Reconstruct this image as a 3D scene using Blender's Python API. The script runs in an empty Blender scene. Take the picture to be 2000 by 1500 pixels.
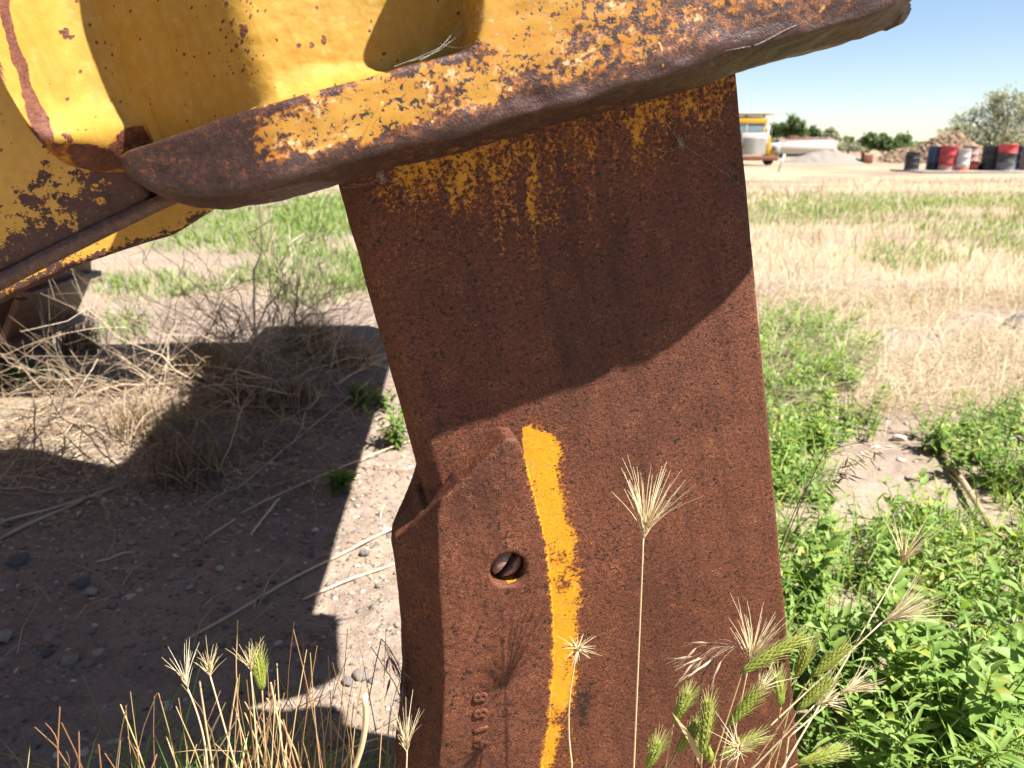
import bpy, bmesh, math, random
import numpy as np
from mathutils import Vector, Matrix

# ------------------------------------------------------------------ camera, sky, sun, exposure
scene = bpy.context.scene
FPX, CAMH, HORIZON = 1540.0, 1.0, 280.0            # focal length in photo pixels, eye height, horizon row
PITCH = math.atan((750.0 - HORIZON) / FPX)
cam_data = bpy.data.cameras.new("camera")
cam = bpy.data.objects.new("camera", cam_data)
scene.collection.objects.link(cam)
cam.location = (0, 0, CAMH)
cam.rotation_euler = (math.radians(90) - PITCH, 0, 0)
cam_data.sensor_width = 36.0
cam_data.lens = FPX / 2000.0 * 36.0
cam_data.clip_start = 0.02
cam_data.clip_end = 3000.0
cam_data.dof.use_dof = True
cam_data.dof.focus_distance = 0.86
cam_data.dof.aperture_fstop = 8.5
scene.camera = cam

SUN = Vector((0.52, -0.215, 0.83)).normalized()
world = bpy.data.worlds.new("World")
scene.world = world
world.use_nodes = True
wn = world.node_tree
wn.nodes.clear()
sky = wn.nodes.new("ShaderNodeTexSky")
sky.sky_type = 'NISHITA'
sky.sun_disc = False
sky.sun_elevation = math.asin(SUN.z)
sky.sun_rotation = math.atan2(SUN.x, SUN.y)
sky.altitude = 900.0
sky.air_density = 1.0
sky.dust_density = 0.0
sky.ozone_density = 1.0
bg = wn.nodes.new("ShaderNodeBackground")
bg.inputs["Strength"].default_value = 0.05
wout = wn.nodes.new("ShaderNodeOutputWorld")
tintn = wn.nodes.new("ShaderNodeMix"); tintn.data_type = 'RGBA'; tintn.blend_type = 'MULTIPLY'
tintn.inputs[0].default_value = 1.0; tintn.inputs[7].default_value = (0.76, 0.77, 0.82, 1.0)
wn.links.new(sky.outputs[0], tintn.inputs[6])
wn.links.new(tintn.outputs[2], bg.inputs[0])
wn.links.new(bg.outputs[0], wout.inputs[0])

sun_data = bpy.data.lights.new("sun", 'SUN')
sun_data.energy = 5.0
sun_data.angle = math.radians(0.55)
sun_data.color = (1.0, 0.95, 0.87)
sun = bpy.data.objects.new("sun", sun_data)
sun.rotation_euler = SUN.to_track_quat('Z', 'Y').to_euler()
sun.location = SUN * 50
scene.collection.objects.link(sun)

scene.view_settings.view_transform = 'Standard'
scene.view_settings.look = 'None'
scene.view_settings.gamma = 1.0
scene.view_settings.use_curve_mapping = False
scene.view_settings.exposure = 1.9
scene.render.engine = 'CYCLES'
scene.cycles.use_denoising = True
scene.cycles.use_adaptive_sampling = True
scene.cycles.adaptive_threshold = 0.02
scene.cycles.max_bounces = 5
scene.cycles.diffuse_bounces = 3
scene.cycles.glossy_bounces = 2
scene.cycles.transmission_bounces = 4
scene.cycles.transparent_max_bounces = 4
scene.cycles.sample_clamp_indirect = 6.0

# ------------------------------------------------------------------ helpers
C = scene.collection
R = np.random.RandomState(7)
random.seed(7)
CP, SP = math.cos(PITCH), math.sin(PITCH)

def ray(px, py):
    a, c = (px - 1000.0) / FPX, -(py - 750.0) / FPX
    return np.array([a, CP + SP * c, -SP + CP * c])

def at_y(px, py, Y):                                # point of the plane y = Y
    r = ray(px, py)
    return np.array([0, 0, CAMH]) + r * (Y / r[1])

def ground(px, py, z=0.0):                          # point of the ground
    r = ray(px, py)
    return np.array([0, 0, CAMH]) + r * ((z - CAMH) / r[2])

def to_px(P):
    P = np.asarray(P, float)
    x, y, z = P[..., 0], P[..., 1], P[..., 2] - CAMH
    d = y * CP - z * SP
    u = y * SP + z * CP
    return 1000 + FPX * x / d, 750 - FPX * u / d

# frame of the ripper: x along the beam (rising to the right), y up the shank, z out of the shank's side
YAW, TILT = math.radians(14.0), math.radians(13.5)
P0 = np.array([0.0, 0.80, 1.0])
T = np.array([math.cos(YAW), math.sin(YAW), 0]); K = np.array([0, 0, 1.0])
NN = np.array([math.sin(YAW), -math.cos(YAW), 0])
E1 = math.cos(TILT) * T + math.sin(TILT) * K
E2 = -math.sin(TILT) * T + math.cos(TILT) * K
FRAME = Matrix(((E1[0], E2[0], NN[0], P0[0]), (E1[1], E2[1], NN[1], P0[1]), (E1[2], E2[2], NN[2], P0[2]), (0, 0, 0, 1)))
FM = np.array(FRAME)

def loc(px, py, z=0.0):                             # photo position on a plane of the ripper frame -> (x, y)
    r = ray(px, py)
    c = np.array([0, 0, CAMH])
    t = np.dot(P0 + NN * z - c, NN) / np.dot(r, NN)
    q = c + r * t - P0
    return np.array([np.dot(q, E1), np.dot(q, E2)])

def to_world(V):
    V = np.asarray(V, float)
    return V @ FM[:3, :3].T + FM[:3, 3]

# numpy value noise
_tab = np.random.RandomState(3).rand(4096)
def _h(ix, iy, iz):
    return _tab[((ix * 374761393 + iy * 668265263 + iz * 2147483647) ^ (ix * 1274126177 >> 3)) & 4095]
def vnoise(P):
    P = np.asarray(P, float)
    i = np.floor(P).astype(np.int64); f = P - i
    f = f * f * (3 - 2 * f)
    out = 0
    for dx in (0, 1):
        for dy in (0, 1):
            for dz in (0, 1):
                w = (f[..., 0] if dx else 1 - f[..., 0]) * (f[..., 1] if dy else 1 - f[..., 1]) * (f[..., 2] if dz else 1 - f[..., 2])
                out = out + w * _h(i[..., 0] + dx, i[..., 1] + dy, i[..., 2] + dz)
    return out
def fbm(P, scale, octaves=4, gain=0.5):
    P = np.asarray(P, float) * scale
    a, s, tot = 1.0, 0.0, 0.0
    for o in range(octaves):
        s = s + a * vnoise(P + 17.3 * o); tot += a
        a *= gain; P = P * 2.03
    return s / tot

def link(o, parent=None):
    C.objects.link(o)
    if parent is not None:
        o.parent = parent
    return o

def tag(o, label=None, cat=None, group=None, kind=None):
    if label: o["label"] = label
    if cat: o["category"] = cat
    if group: o["group"] = group
    if kind: o["kind"] = kind
    return o

def empty(name, loc=(0, 0, 0), rz=0.0):
    o = bpy.data.objects.new(name, None)
    o.empty_display_size = 0.05
    o.location = loc; o.rotation_euler = (0, 0, rz)
    C.objects.link(o)
    return o

def frame_empty(name):
    o = bpy.data.objects.new(name, None)
    o.empty_display_size = 0.05
    o.matrix_world = FRAME
    C.objects.link(o)
    return o

class MB:
    """collects verts / faces (any size) and a per-vertex tint"""
    def __init__(s):
        s.v, s.f, s.t, s.n = [], [], [], 0
    def add(s, v, f, tint=0.5):
        v = np.asarray(v, float).reshape(-1, 3)
        s.v.append(v)
        t = np.full(len(v), tint) if np.isscalar(tint) else np.asarray(tint, float)
        s.t.append(t)
        off = s.n
        if isinstance(f, np.ndarray):
            s.f.append(f + off)
        else:
            s.f.append([tuple(i + off for i in q) for q in f])
        s.n += len(v)
    def box(s, x0, x1, y0, y1, z0, z1, tint=0.5):
        v = [(x, y, z) for z in (z0, z1) for y in (y0, y1) for x in (x0, x1)]
        s.add(v, [(0, 2, 3, 1), (4, 5, 7, 6), (0, 1, 5, 4), (2, 6, 7, 3), (0, 4, 6, 2), (1, 3, 7, 5)], tint)
    def tube(s, P, r, sides=4, tint=0.5, cap=True):
        P = np.asarray(P, float); n = len(P)
        r = np.full(n, r) if np.isscalar(r) else np.asarray(r, float)
        d = np.gradient(P, axis=0)
        d /= np.linalg.norm(d, axis=1)[:, None] + 1e-12
        ref = np.array([0.31, 0.17, 0.93])
        if abs(np.dot(d[0], ref)) > 0.9: ref = np.array([0.95, 0.2, 0.1])
        u = np.cross(d, ref); u /= np.linalg.norm(u, axis=1)[:, None] + 1e-12
        w = np.cross(d, u)
        a = np.arange(sides) * 2 * math.pi / sides
        V = P[:, None, :] + r[:, None, None] * (np.cos(a)[None, :, None] * u[:, None, :] + np.sin(a)[None, :, None] * w[:, None, :])
        i = np.arange(n - 1)[:, None] * sides; j = np.arange(sides)[None, :]; k = (j + 1) % sides
        F = np.stack([i + j, i + k, i + sides + k, i + sides + j], -1).reshape(-1, 4)
        tt = tint if np.isscalar(tint) else np.repeat(np.asarray(tint), sides)
        s.add(V.reshape(-1, 3), F, tt)
        if cap:
            s.f.append([tuple(range(s.n - sides, s.n)), tuple(range(s.n - n * sides + sides - 1, s.n - n * sides - 1, -1))])
    def build(s, name, mat, parent=None, smooth=False, bevel=0.0):
        me = bpy.data.meshes.new(name)
        V = np.concatenate(s.v) if s.v else np.zeros((0, 3))
        loops, starts, tot = [], [], 0
        sizes = []
        for f in s.f:
            if isinstance(f, np.ndarray):
                loops.append(f.reshape(-1)); sizes.append(np.full(len(f), f.shape[1]))
            else:
                for q in f:
                    loops.append(np.array(q)); sizes.append(np.array([len(q)]))
        loops = np.concatenate(loops).astype(np.int32); sizes = np.concatenate(sizes).astype(np.int32)
        me.vertices.add(len(V)); me.vertices.foreach_set("co", V.reshape(-1).astype(np.float32))
        me.loops.add(len(loops)); me.loops.foreach_set("vertex_index", loops)
        me.polygons.add(len(sizes))
        me.polygons.foreach_set("loop_start", np.concatenate([[0], np.cumsum(sizes)[:-1]]).astype(np.int32))
        me.update(calc_edges=True)
        me.validate()
        at = me.attributes.new("tint", 'FLOAT', 'POINT')
        at.data.foreach_set("value", np.concatenate(s.t).astype(np.float32))
        if smooth: me.shade_smooth()
        if mat: me.materials.append(mat)
        o = bpy.data.objects.new(name, me)
        link(o, parent)
        if bevel > 0:
            b = o.modifiers.new("bevel", 'BEVEL'); b.width = bevel; b.segments = 2; b.limit_method = 'ANGLE'
        return o

def set_attr(o, name, val):
    me = o.data
    a = me.attributes.get(name) or me.attributes.new(name, 'FLOAT', 'POINT')
    a.data.foreach_set("value", np.asarray(val, np.float32))

def verts_of(o):
    v = np.zeros(len(o.data.vertices) * 3, np.float32)
    o.data.vertices.foreach_get("co", v)
    return v.reshape(-1, 3).astype(float)

def set_verts(o, v):
    o.data.vertices.foreach_set("co", np.asarray(v, np.float32).reshape(-1)); o.data.update()

def normals_of(o):
    n = np.zeros(len(o.data.vertices) * 3, np.float32)
    o.data.vertices.foreach_get("normal", n)
    return n.reshape(-1, 3).astype(float)

def idw(px, py, pts, power=3.0):
    num = np.zeros_like(px); den = np.zeros_like(px)
    for x, y, v in pts:
        w = 1.0 / (np.hypot(px - x, py - y) + 6.0) ** power
        num += w * v; den += w
    return num / den

def loft(name, layers):
    """solid from stacked outlines [(z, [(x, y), ...]), ...] with equal counts"""
    mb = MB(); n = len(layers[0][1])
    V = np.concatenate([np.c_[np.asarray(o), np.full(n, z)] for z, o in layers])
    F = []
    for k in range(len(layers) - 1):
        for i in range(n):
            j = (i + 1) % n
            F.append((k * n + i, k * n + j, (k + 1) * n + j, (k + 1) * n + i))
    F.append(tuple(range(n - 1, -1, -1)))
    F.append(tuple(range((len(layers) - 1) * n, len(layers) * n)))
    mb.add(V, F)
    return mb.build(name, None)

def apply_mods(o):
    dg = bpy.context.evaluated_depsgraph_get()
    me = bpy.data.meshes.new_from_object(o.evaluated_get(dg))
    o.modifiers.clear()
    old = o.data; o.data = me
    bpy.data.meshes.remove(old)

def remesh(o, voxel, smooth_iter=4, cutters=()):
    bm = bmesh.new(); bm.from_mesh(o.data)
    bmesh.ops.recalc_face_normals(bm, faces=bm.faces); bm.to_mesh(o.data); bm.free()
    for c in cutters:
        b = o.modifiers.new("cut", 'BOOLEAN'); b.object = c; b.operation = 'DIFFERENCE'; b.solver = 'EXACT'
    m = o.modifiers.new("remesh", 'REMESH'); m.mode = 'VOXEL'; m.voxel_size = voxel; m.use_smooth_shade = True
    if smooth_iter:
        s = o.modifiers.new("smooth", 'SMOOTH'); s.factor = 0.5; s.iterations = smooth_iter
    apply_mods(o)
    for c in cutters:
        bpy.data.objects.remove(c)
    o.data.shade_smooth()

# ------------------------------------------------------------------ node helpers
class NT:
    def __init__(s, name):
        s.m = bpy.data.materials.new(name); s.m.use_nodes = True
        s.t = s.m.node_tree; s.t.nodes.clear()
        s.out = s.n("ShaderNodeOutputMaterial")
    def n(s, typ, **kw):
        x = s.t.nodes.new(typ)
        for k, v in kw.items(): setattr(x, k, v)
        return x
    def l(s, a, b): s.t.links.new(a, b)
    def put(s, sock, v):
        if hasattr(v, "is_linked") or hasattr(v, "links"): s.l(v, sock)
        else: sock.default_value = v
    def obj(s): return s.n("ShaderNodeTexCoord").outputs["Object"]
    def geo(s): return s.n("ShaderNodeNewGeometry").outputs["Position"]
    def attr(s, name): return s.n("ShaderNodeAttribute", attribute_name=name).outputs["Fac"]
    def noise(s, vec, scale, detail=4.0, rough=0.55, dist=0.0, sx=None):
        if sx is not None:
            mp = s.n("ShaderNodeMapping"); mp.inputs["Scale"].default_value = sx; s.l(vec, mp.inputs[0]); vec = mp.outputs[0]
        x = s.n("ShaderNodeTexNoise"); s.l(vec, x.inputs["Vector"])
        x.inputs["Scale"].default_value = scale; x.inputs["Detail"].default_value = detail
        x.inputs["Roughness"].default_value = rough; x.inputs["Distortion"].default_value = dist
        return x.outputs[0]
    def voro(s, vec, scale, feature='F1'):
        x = s.n("ShaderNodeTexVoronoi"); x.feature = feature; s.l(vec, x.inputs["Vector"]); x.inputs["Scale"].default_value = scale
        return x.outputs["Distance"]
    def math(s, op, a, b=0.0, c=0.0):
        x = s.n("ShaderNodeMath", operation=op)
        s.put(x.inputs[0], a); s.put(x.inputs[1], b)
        if op in ('MULTIPLY_ADD',): s.put(x.inputs[2], c)
        return x.outputs[0]
    def step(s, v, lo, hi, a=0.0, b=1.0):
        x = s.n("ShaderNodeMapRange"); x.interpolation_type = 'SMOOTHSTEP'
        s.put(x.inputs[0], v); s.put(x.inputs[1], lo); s.put(x.inputs[2], hi); s.put(x.inputs[3], a); s.put(x.inputs[4], b)
        return x.outputs[0]
    def mix(s, fac, a, b, mode='MIX'):
        x = s.n("ShaderNodeMix", data_type='RGBA', blend_type=mode)
        s.put(x.inputs[0], fac)
        for sock, v in ((x.inputs[6], a), (x.inputs[7], b)):
            s.put(sock, (*v, 1.0) if isinstance(v, tuple) and len(v) == 3 else v)
        return x.outputs[2]
    def ramp(s, fac, stops):
        x = s.n("ShaderNodeValToRGB"); s.l(fac, x.inputs[0])
        e = x.color_ramp.elements
        while len(e) < len(stops): e.new(0.5)
        for i, (p, c) in enumerate(stops):
            e[i].position = p; e[i].color = (*c, 1.0)
        return x.outputs[0]
    def bump(s, h, dist, strength=1.0, normal=None):
        x = s.n("ShaderNodeBump"); x.inputs["Strength"].default_value = strength; x.inputs["Distance"].default_value = dist
        s.l(h, x.inputs["Height"])
        if normal is not None: s.l(normal, x.inputs["Normal"])
        return x.outputs[0]
    def bsdf(s, color, rough=0.6, spec=0.4, metal=0.0, normal=None):
        b = s.n("ShaderNodeBsdfPrincipled")
        s.put(b.inputs["Base Color"], (*color, 1.0) if isinstance(color, tuple) else color)
        s.put(b.inputs["Roughness"], rough); s.put(b.inputs["Specular IOR Level"], spec); s.put(b.inputs["Metallic"], metal)
        if normal is not None: s.l(normal, b.inputs["Normal"])
        s.l(b.outputs[0], s.out.inputs[0])
        return b

def simple(name, color, rough=0.6, spec=0.3, var=0.15, scale=8.0, metal=0.0):
    t = NT(name); n = t.noise(t.obj(), scale, 5)
    lo = tuple(c * (1 - var) for c in color); hi = tuple(min(1, c * (1 + var)) for c in color)
    t.bsdf(t.mix(n, lo, hi), rough, spec, metal)
    return t.m

# ------------------------------------------------------------------ steel: rust under worn yellow paint
def steel(name, rust_dark, rust_mid, rust_light, rust_orange, paint=(0.34, 0.172, 0.017), paint2=(0.40, 0.232, 0.04),
          k=(0.55, 0.45, 0.25), scale=(14, 48, 160), stretch=(1, 1, 1), speck=0.5, pit=0.5, rough_rust=0.62, rough_paint=0.42,
          flake=0.35, grain=0.0007, stain=0.10, gloss=0.35, scratch=0.0, contrast=1.0, soft=0.02, blotch=0.55, runs=0.0, mottle=0.0, tone=0.0, pruns=0.0):
    t = NT(name); o = t.obj()
    P = t.attr("paint")
    mp = t.n("ShaderNodeMapping"); mp.inputs["Scale"].default_value = stretch; t.l(o, mp.inputs[0]); so = mp.outputs[0]
    A = t.noise(so, scale[0], 3, 0.6, 0.3)
    B = t.noise(so, scale[1], 4, 0.65, 0.4)
    Cn = t.noise(o, scale[2], 4, 0.72, 0.2)
    D = t.noise(o, 520.0, 2, 0.8)
    A2 = t.noise(o, 27.0, 3, 0.75)
    B2 = t.noise(o, 95.0, 3, 0.7)
    v = t.math('MULTIPLY_ADD', t.math('SUBTRACT', A, 0.5), k[0] * 2, P)
    v = t.math('MULTIPLY_ADD', t.math('SUBTRACT', B, 0.5), k[1] * 2, v)
    v = t.math('MULTIPLY_ADD', t.math('SUBTRACT', Cn, 0.5), k[2] * 2, v)
    mask = t.step(v, 0.5 - soft, 0.5 + soft)
    halo = t.step(v, 0.485 - stain * 2.2, 0.5)
    rv = t.math('MULTIPLY_ADD', t.math('SUBTRACT', Cn, 0.5), 1.15 * contrast, 0.5)
    rv = t.math('MULTIPLY_ADD', t.math('SUBTRACT', D, 0.5), 1.35 * contrast, rv)
    rv = t.math('MULTIPLY_ADD', t.math('SUBTRACT', A2, 0.5), blotch, rv)
    rust = t.ramp(rv, [(0.22, rust_dark), (0.47, rust_mid), (0.68, rust_light), (0.92, rust_orange)])
    if tone > 0:
        tn = t.noise(o, 5.5, 3, 0.6, 0.6, sx=(1, .6, 1))
        rust = t.mix(t.math('MULTIPLY', t.step(tn, 0.36, 0.68), tone), rust, rust_dark)
    osp = t.math('MULTIPLY', t.step(A2, 0.53, 0.66), t.step(t.math('ADD', D, t.math('MULTIPLY', B2, 0.6)), 0.80, 0.95))
    rust = t.mix(t.math('MULTIPLY', osp, speck), rust, rust_orange)
    bsp = t.math('MULTIPLY', t.step(B2, 0.50, 0.62), t.step(t.math('SUBTRACT', 1.0, Cn), 0.50, 0.58))
    rust = t.mix(t.math('MULTIPLY', bsp, pit), rust, (0.010, 0.008, 0.009))
    gm = t.math('ADD', t.attr("grime_shade"), t.math('MULTIPLY_ADD', Cn, 1.4, t.math('MULTIPLY_ADD', B2, 0.8, -1.1)))
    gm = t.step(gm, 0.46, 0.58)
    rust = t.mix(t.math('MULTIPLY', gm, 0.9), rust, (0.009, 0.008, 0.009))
    if runs > 0:
        rn = t.noise(o, 1.0, 4, 0.65, 0.3, sx=(34, 3.2, 8))
        rust = t.mix(t.math('MULTIPLY', t.step(rn, 0.50, 0.72), runs), rust, rust_dark)
        rn2 = t.noise(o, 1.0, 3, 0.6, 0.0, sx=(9, 150, 9))
        rust = t.mix(t.math('MULTIPLY', t.math('MULTIPLY', t.step(rn2, 0.66, 0.70), t.step(A2, 0.5, 0.6)), 0.55), rust, rust_light)
    if scratch > 0:
        sc = t.step(t.noise(o, 30.0, 2, 0.5, 0.6, sx=(1.2, 14, 1)), 0.60, 0.70)
        rust = t.mix(t.math('MULTIPLY', sc, scratch), rust, rust_light)
    st = t.math('MULTIPLY', halo, t.step(B2, 0.42, 0.58))
    rust = t.mix(t.math('MULTIPLY', st, 0.75), rust, (0.22, 0.068, 0.010))
    pc = t.mix(t.step(B2, 0.3, 0.7), paint, paint2)
    edge = t.math('SUBTRACT', 1.0, t.step(v, 0.515, 0.515 + stain * 1.6))
    pc = t.mix(t.math('MULTIPLY', edge, t.step(Cn, 0.42, 0.62)), pc, (0.34, 0.125, 0.011))
    if pruns > 0:
        pr = t.noise(o, 1.0, 4, 0.7, 0.4, sx=(60, 5, 20))
        pc = t.mix(t.math('MULTIPLY', t.step(pr, 0.48, 0.75), pruns), pc, (0.20, 0.085, 0.012))
        pc = t.mix(t.math('MULTIPLY', t.step(A2, 0.45, 0.7), pruns * .6), pc, (0.32, 0.215, 0.07))
    if mottle > 0:
        pc = t.mix(t.math('MULTIPLY', t.step(t.math('ADD', t.math('MULTIPLY', B2, .6), t.math('MULTIPLY', Cn, .5)), 0.55, 0.62), mottle), pc, (0.33, 0.115, 0.008))
    if flake > 0:
        fl = t.math('MULTIPLY', t.step(B2, 0.55, 0.66), t.step(A2, 0.42, 0.6))
        pc = t.mix(t.math('MULTIPLY', fl, flake), pc, (0.44, 0.36, 0.19))
    pc = t.mix(t.math('MULTIPLY', t.step(D, 0.66, 0.76), 0.35), pc, (0.16, 0.07, 0.02))
    col = t.mix(mask, rust, pc)
    rough = t.math('ADD', t.math('MULTIPLY', mask, rough_paint - rough_rust), t.math('MULTIPLY_ADD', D, 0.2, rough_rust - 0.1))
    h = t.math('ADD', t.math('MULTIPLY', t.math('ADD', t.math('MULTIPLY', D, 0.6), Cn), t.math('MULTIPLY_ADD', mask, -0.8, 1.0)), t.math('MULTIPLY', mask, 0.7))
    t.bsdf(col, rough, gloss, 0.0, t.bump(h, grain, 1.0))
    return t.m

M_SHANK = steel("rusted_shank_steel", (0.022, 0.0085, 0.0054), (0.098, 0.0330, 0.0168), (0.150, 0.052, 0.0285), (0.27, 0.105, 0.045),
                paint=(0.44, 0.20, 0.008), paint2=(0.50, 0.27, 0.02), k=(0.20, 0.36, 0.75), scale=(14, 52, 230), stretch=(1.6, 0.6, 1), speck=0.62, pit=0.95, flake=0.3, rough_rust=0.58, grain=0.0012,
                contrast=0.78, soft=0.08, blotch=0.16, runs=0.45, stain=0.10, mottle=0.6, tone=0.42, gloss=0.22)
M_CAST = steel("worn_yellow_rim", (0.014, 0.0056, 0.0038), (0.036, 0.0132, 0.0084), (0.066, 0.027, 0.018), (0.17, 0.065, 0.024),
               k=(0.22, 0.42, 0.62), scale=(14, 55, 190), speck=0.25, pit=0.2, rough_rust=0.50, gloss=0.45, scratch=0.3, stain=0.15, flake=0.95, contrast=0.6, grain=0.0008, soft=0.035, mottle=0.45, pruns=0.25, stretch=(0.55, 1.4, 1))
M_PANEL = steel("yellow_painted_casting", (0.035, 0.012, 0.010), (0.10, 0.035, 0.02), (0.16, 0.06, 0.035), (0.30, 0.11, 0.03),
                paint=(0.30, 0.165, 0.022), paint2=(0.33, 0.193, 0.032), k=(0.05, 0.10, 0.10), stain=0.05, flake=0.12, rough_paint=0.62, gloss=0.2, contrast=0.5, grain=0.0010, pruns=0.42)
M_ARM = steel("speckled_yellow_arm", (0.030, 0.014, 0.013), (0.065, 0.03, 0.025), (0.10, 0.045, 0.035), (0.22, 0.09, 0.03),
              paint=(0.46, 0.255, 0.035), paint2=(0.51, 0.30, 0.055), k=(0.28, 0.55, 0.62), scale=(9, 42, 150), speck=0.15, pit=0.1, stain=0.015, flake=0.0, contrast=0.4)
M_PIN = steel("rusted_pin_head", (0.07, 0.03, 0.025), (0.22, 0.11, 0.085), (0.32, 0.18, 0.14), (0.36, 0.13, 0.05), k=(0.1, 0.1, 0.1), speck=0.4, pit=0.2, rough_rust=0.42, gloss=0.6, contrast=0.4)
M_TRACK = steel("brown_track_steel", (0.035, 0.016, 0.011), (0.085, 0.040, 0.026), (0.15, 0.078, 0.058), (0.2, 0.09, 0.04), k=(0.05, 0.05, 0.05), speck=0.2, pit=0.1, rough_rust=0.5, gloss=0.5, contrast=0.5)
#CUT1
# ------------------------------------------------------------------ ripper shank
shank = frame_empty("ripper_shank")
tag(shank, "rust brown steel ripper shank hanging below the yellow beam", "ripper shank")

def line_x(pa, pb, z=0.0):
    a, b = loc(*pa, z), loc(*pb, z)
    return lambda y: a[0] + (b[0] - a[0]) * (y - a[1]) / (b[1] - a[1])
lead = line_x((708, 360), (880, 1000)); trail = line_x((1441, 150), (1549, 1340))
THK = 0.078
rows = np.linspace(-0.93, 0.36, 330)
cols = np.linspace(0, 1, 130)
CH = 0.021
V = []
for y in rows:
    a, b = lead(y), trail(y)
    sec = [(a - CH * 0.95, -THK * 0.5), (a - CH, -THK * 0.30), (a - CH * 0.78, -0.0155), (a - CH * 0.48, -0.007), (a - CH * 0.2, -0.0018)]
    face = [(a + (b - 0.0045 - a) * c, 0.0) for c in cols]
    back = [(b - 0.0022, -0.0008), (b - 0.0005, -0.0035), (b, -0.008), (b, -THK + 0.006), (b - 0.004, -THK), (a, -THK), (a - CH * 0.78, -THK + 0.0155)]
    V.append(np.array([(x, y, z) for x, z in sec + face + back]))
V = np.array(V); nr, nc = V.shape[:2]
i = np.arange(nr - 1)[:, None] * nc; j = np.arange(nc)[None, :]; k2 = (j + 1) % nc
F = np.stack([i + j, i + k2, i + nc + k2, i + nc + j], -1).reshape(-1, 4)
mb = MB(); mb.add(V.reshape(-1, 3), F)
mb.f.append([tuple(range(nc - 1, -1, -1)), tuple(range((nr - 1) * nc, nr * nc))])
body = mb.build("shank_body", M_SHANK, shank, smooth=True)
v = verts_of(body)
dz = (fbm(v, 14, 3) - 0.5) * 0.0022 + (fbm(v + 5, 60, 3) - 0.5) * 0.0007
front = v[:, 2] > -0.001
v[:, 2] += np.where(front, dz, 0); v[:, 0] += np.where(front, 0, (fbm(v, 30, 3) - 0.5) * 0.0022)
set_verts(body, v)
px, py = to_px(to_world(v))
# yellow left below the beam, streaking down; the strip of paint beside the protector
bot = 352 - (px - 700) * 0.266
pts = [(760, 30, .42), (820, 20, .62), (900, 25, .60), (980, 15, .52), (1000, 90, .40), (900, 90, .42), (1030, 130, .42), (1100, 60, .34), (1180, 60, .36),
       (1250, 25, .52), (1350, 40, .50), (1400, 25, .50), (1300, 90, .30), (1400, 110, .24), (1130, 150, .30), (1060, 190, .32), (960, 190, .26), (1200, 180, .22),
       (700, 60, .12), (780, 110, .28), (850, 160, .22), (740, 200, .06), (1420, 200, .05), (1300, 220, .10), (900, 300, .05), (1100, 290, .10), (1250, 300, .0), (1000, 400, 0), (1400, 400, 0), (750, 400, 0), (1450, 60, .1), (1080, 240, .22), (940, 240, .18)]
pf = idw(px, py - bot, pts, 3.0)
pf = np.where(py - bot > 330, 0, pf * .92)
streak = fbm(np.c_[px * 0.05, py * 0.006, px * 0], 1.0, 4)
pf = pf + np.where((py - bot > 40) & (pf > .05), (streak - 0.5) * 0.55, 0) * np.clip((300 - (py - bot)) / 200, 0, 1)
ys = np.array([838, 870, 920, 1000, 1070, 1150, 1230, 1320, 1420, 1500, 1600]); xs = np.array([1020, 1025, 1035, 1055, 1070, 1080, 1085, 1083, 1075, 1062, 1045])
wd = np.interp(py, [838, 850, 880, 950, 1050, 1150, 1230, 1300, 1380, 1430, 1500], [30, 66, 74, 62, 58, 54, 48, 44, 38, 30, 20])
ex = px - np.interp(py, ys, xs)
wob = (fbm(v, 40, 4) - 0.5) * 26
strip = np.clip((wd + wob - ex) / 18.0, -1, 1) * 0.35 + 0.40
strip = strip - np.clip(fbm(v + 2, 34, 4) - .52, 0, 1) * 1.2
strip = np.where((py > 832) & (ex > np.where(py < 890, -3, -40)), strip, 0)
halo = np.clip(0.30 - np.abs(ex - wd * 0.5 - 20) / 300, 0, 1) * ((py > 800) & (py < 1500) & (ex > 0))
orange = 0.05 * (fbm(v, 7, 3) > 0.52)
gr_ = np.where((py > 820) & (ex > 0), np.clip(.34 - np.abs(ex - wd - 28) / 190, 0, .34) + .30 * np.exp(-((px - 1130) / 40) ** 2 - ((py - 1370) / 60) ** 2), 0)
set_attr(body, 'grime_shade', np.clip(gr_ + np.where((py < 700), .10 * (fbm(v, 6, 3) > .5), 0), 0, 1))  # dark specks on the upper part paint in the beam's shade; the rest is grime
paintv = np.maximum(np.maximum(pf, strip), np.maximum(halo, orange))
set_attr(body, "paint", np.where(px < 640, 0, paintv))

# protector: cheeks and nose wrapped round the leading edge
ZC = 0.037
cheek = [(1062, 1500), (1075, 1420), (1083, 1320), (1085, 1230), (1080, 1150), (1070, 1070), (1055, 1000), (1035, 920), (1023, 880), (1012, 858), (990, 856), (968, 876), (930, 912), (893, 948), (862, 976),
         (851, 1008), (853, 1060), (856, 1150), (862, 1250), (866, 1330), (862, 1420), (855, 1500)]
A = np.array([loc(x, y, ZC) for x, y in cheek])
nose_px = [(766, 1052), (764, 1085), (774, 1150), (784, 1250), (786, 1330), (780, 1420), (770, 1500)]
B = A.copy()
for q, (x, y) in enumerate(nose_px):
    B[15 + q] = loc(x + 6, y, -0.020)
B[14] = loc(812, 1012, -0.020)
def extend(O):                                       # carry the casting on below the frame
    d = np.array([0.030, -0.30])
    lo = [O[-1] + d, O[0] + d * 1.0]
    return np.concatenate([O, np.array(lo)])
A, B = extend(A), extend(B)
mid = (A * 0.55 + B * 0.45)
lay = [(ZC, A * 0.985 + A.mean(0) * 0.015), (ZC - 0.004, A), (0.008, A * 0.60 + B * 0.40), (-0.020, B), (-THK + 0.020, B), (-THK - 0.010, A * 0.62 + B * 0.38), (-THK - ZC, A)]
prot = loft("shank_protector", lay)
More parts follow.
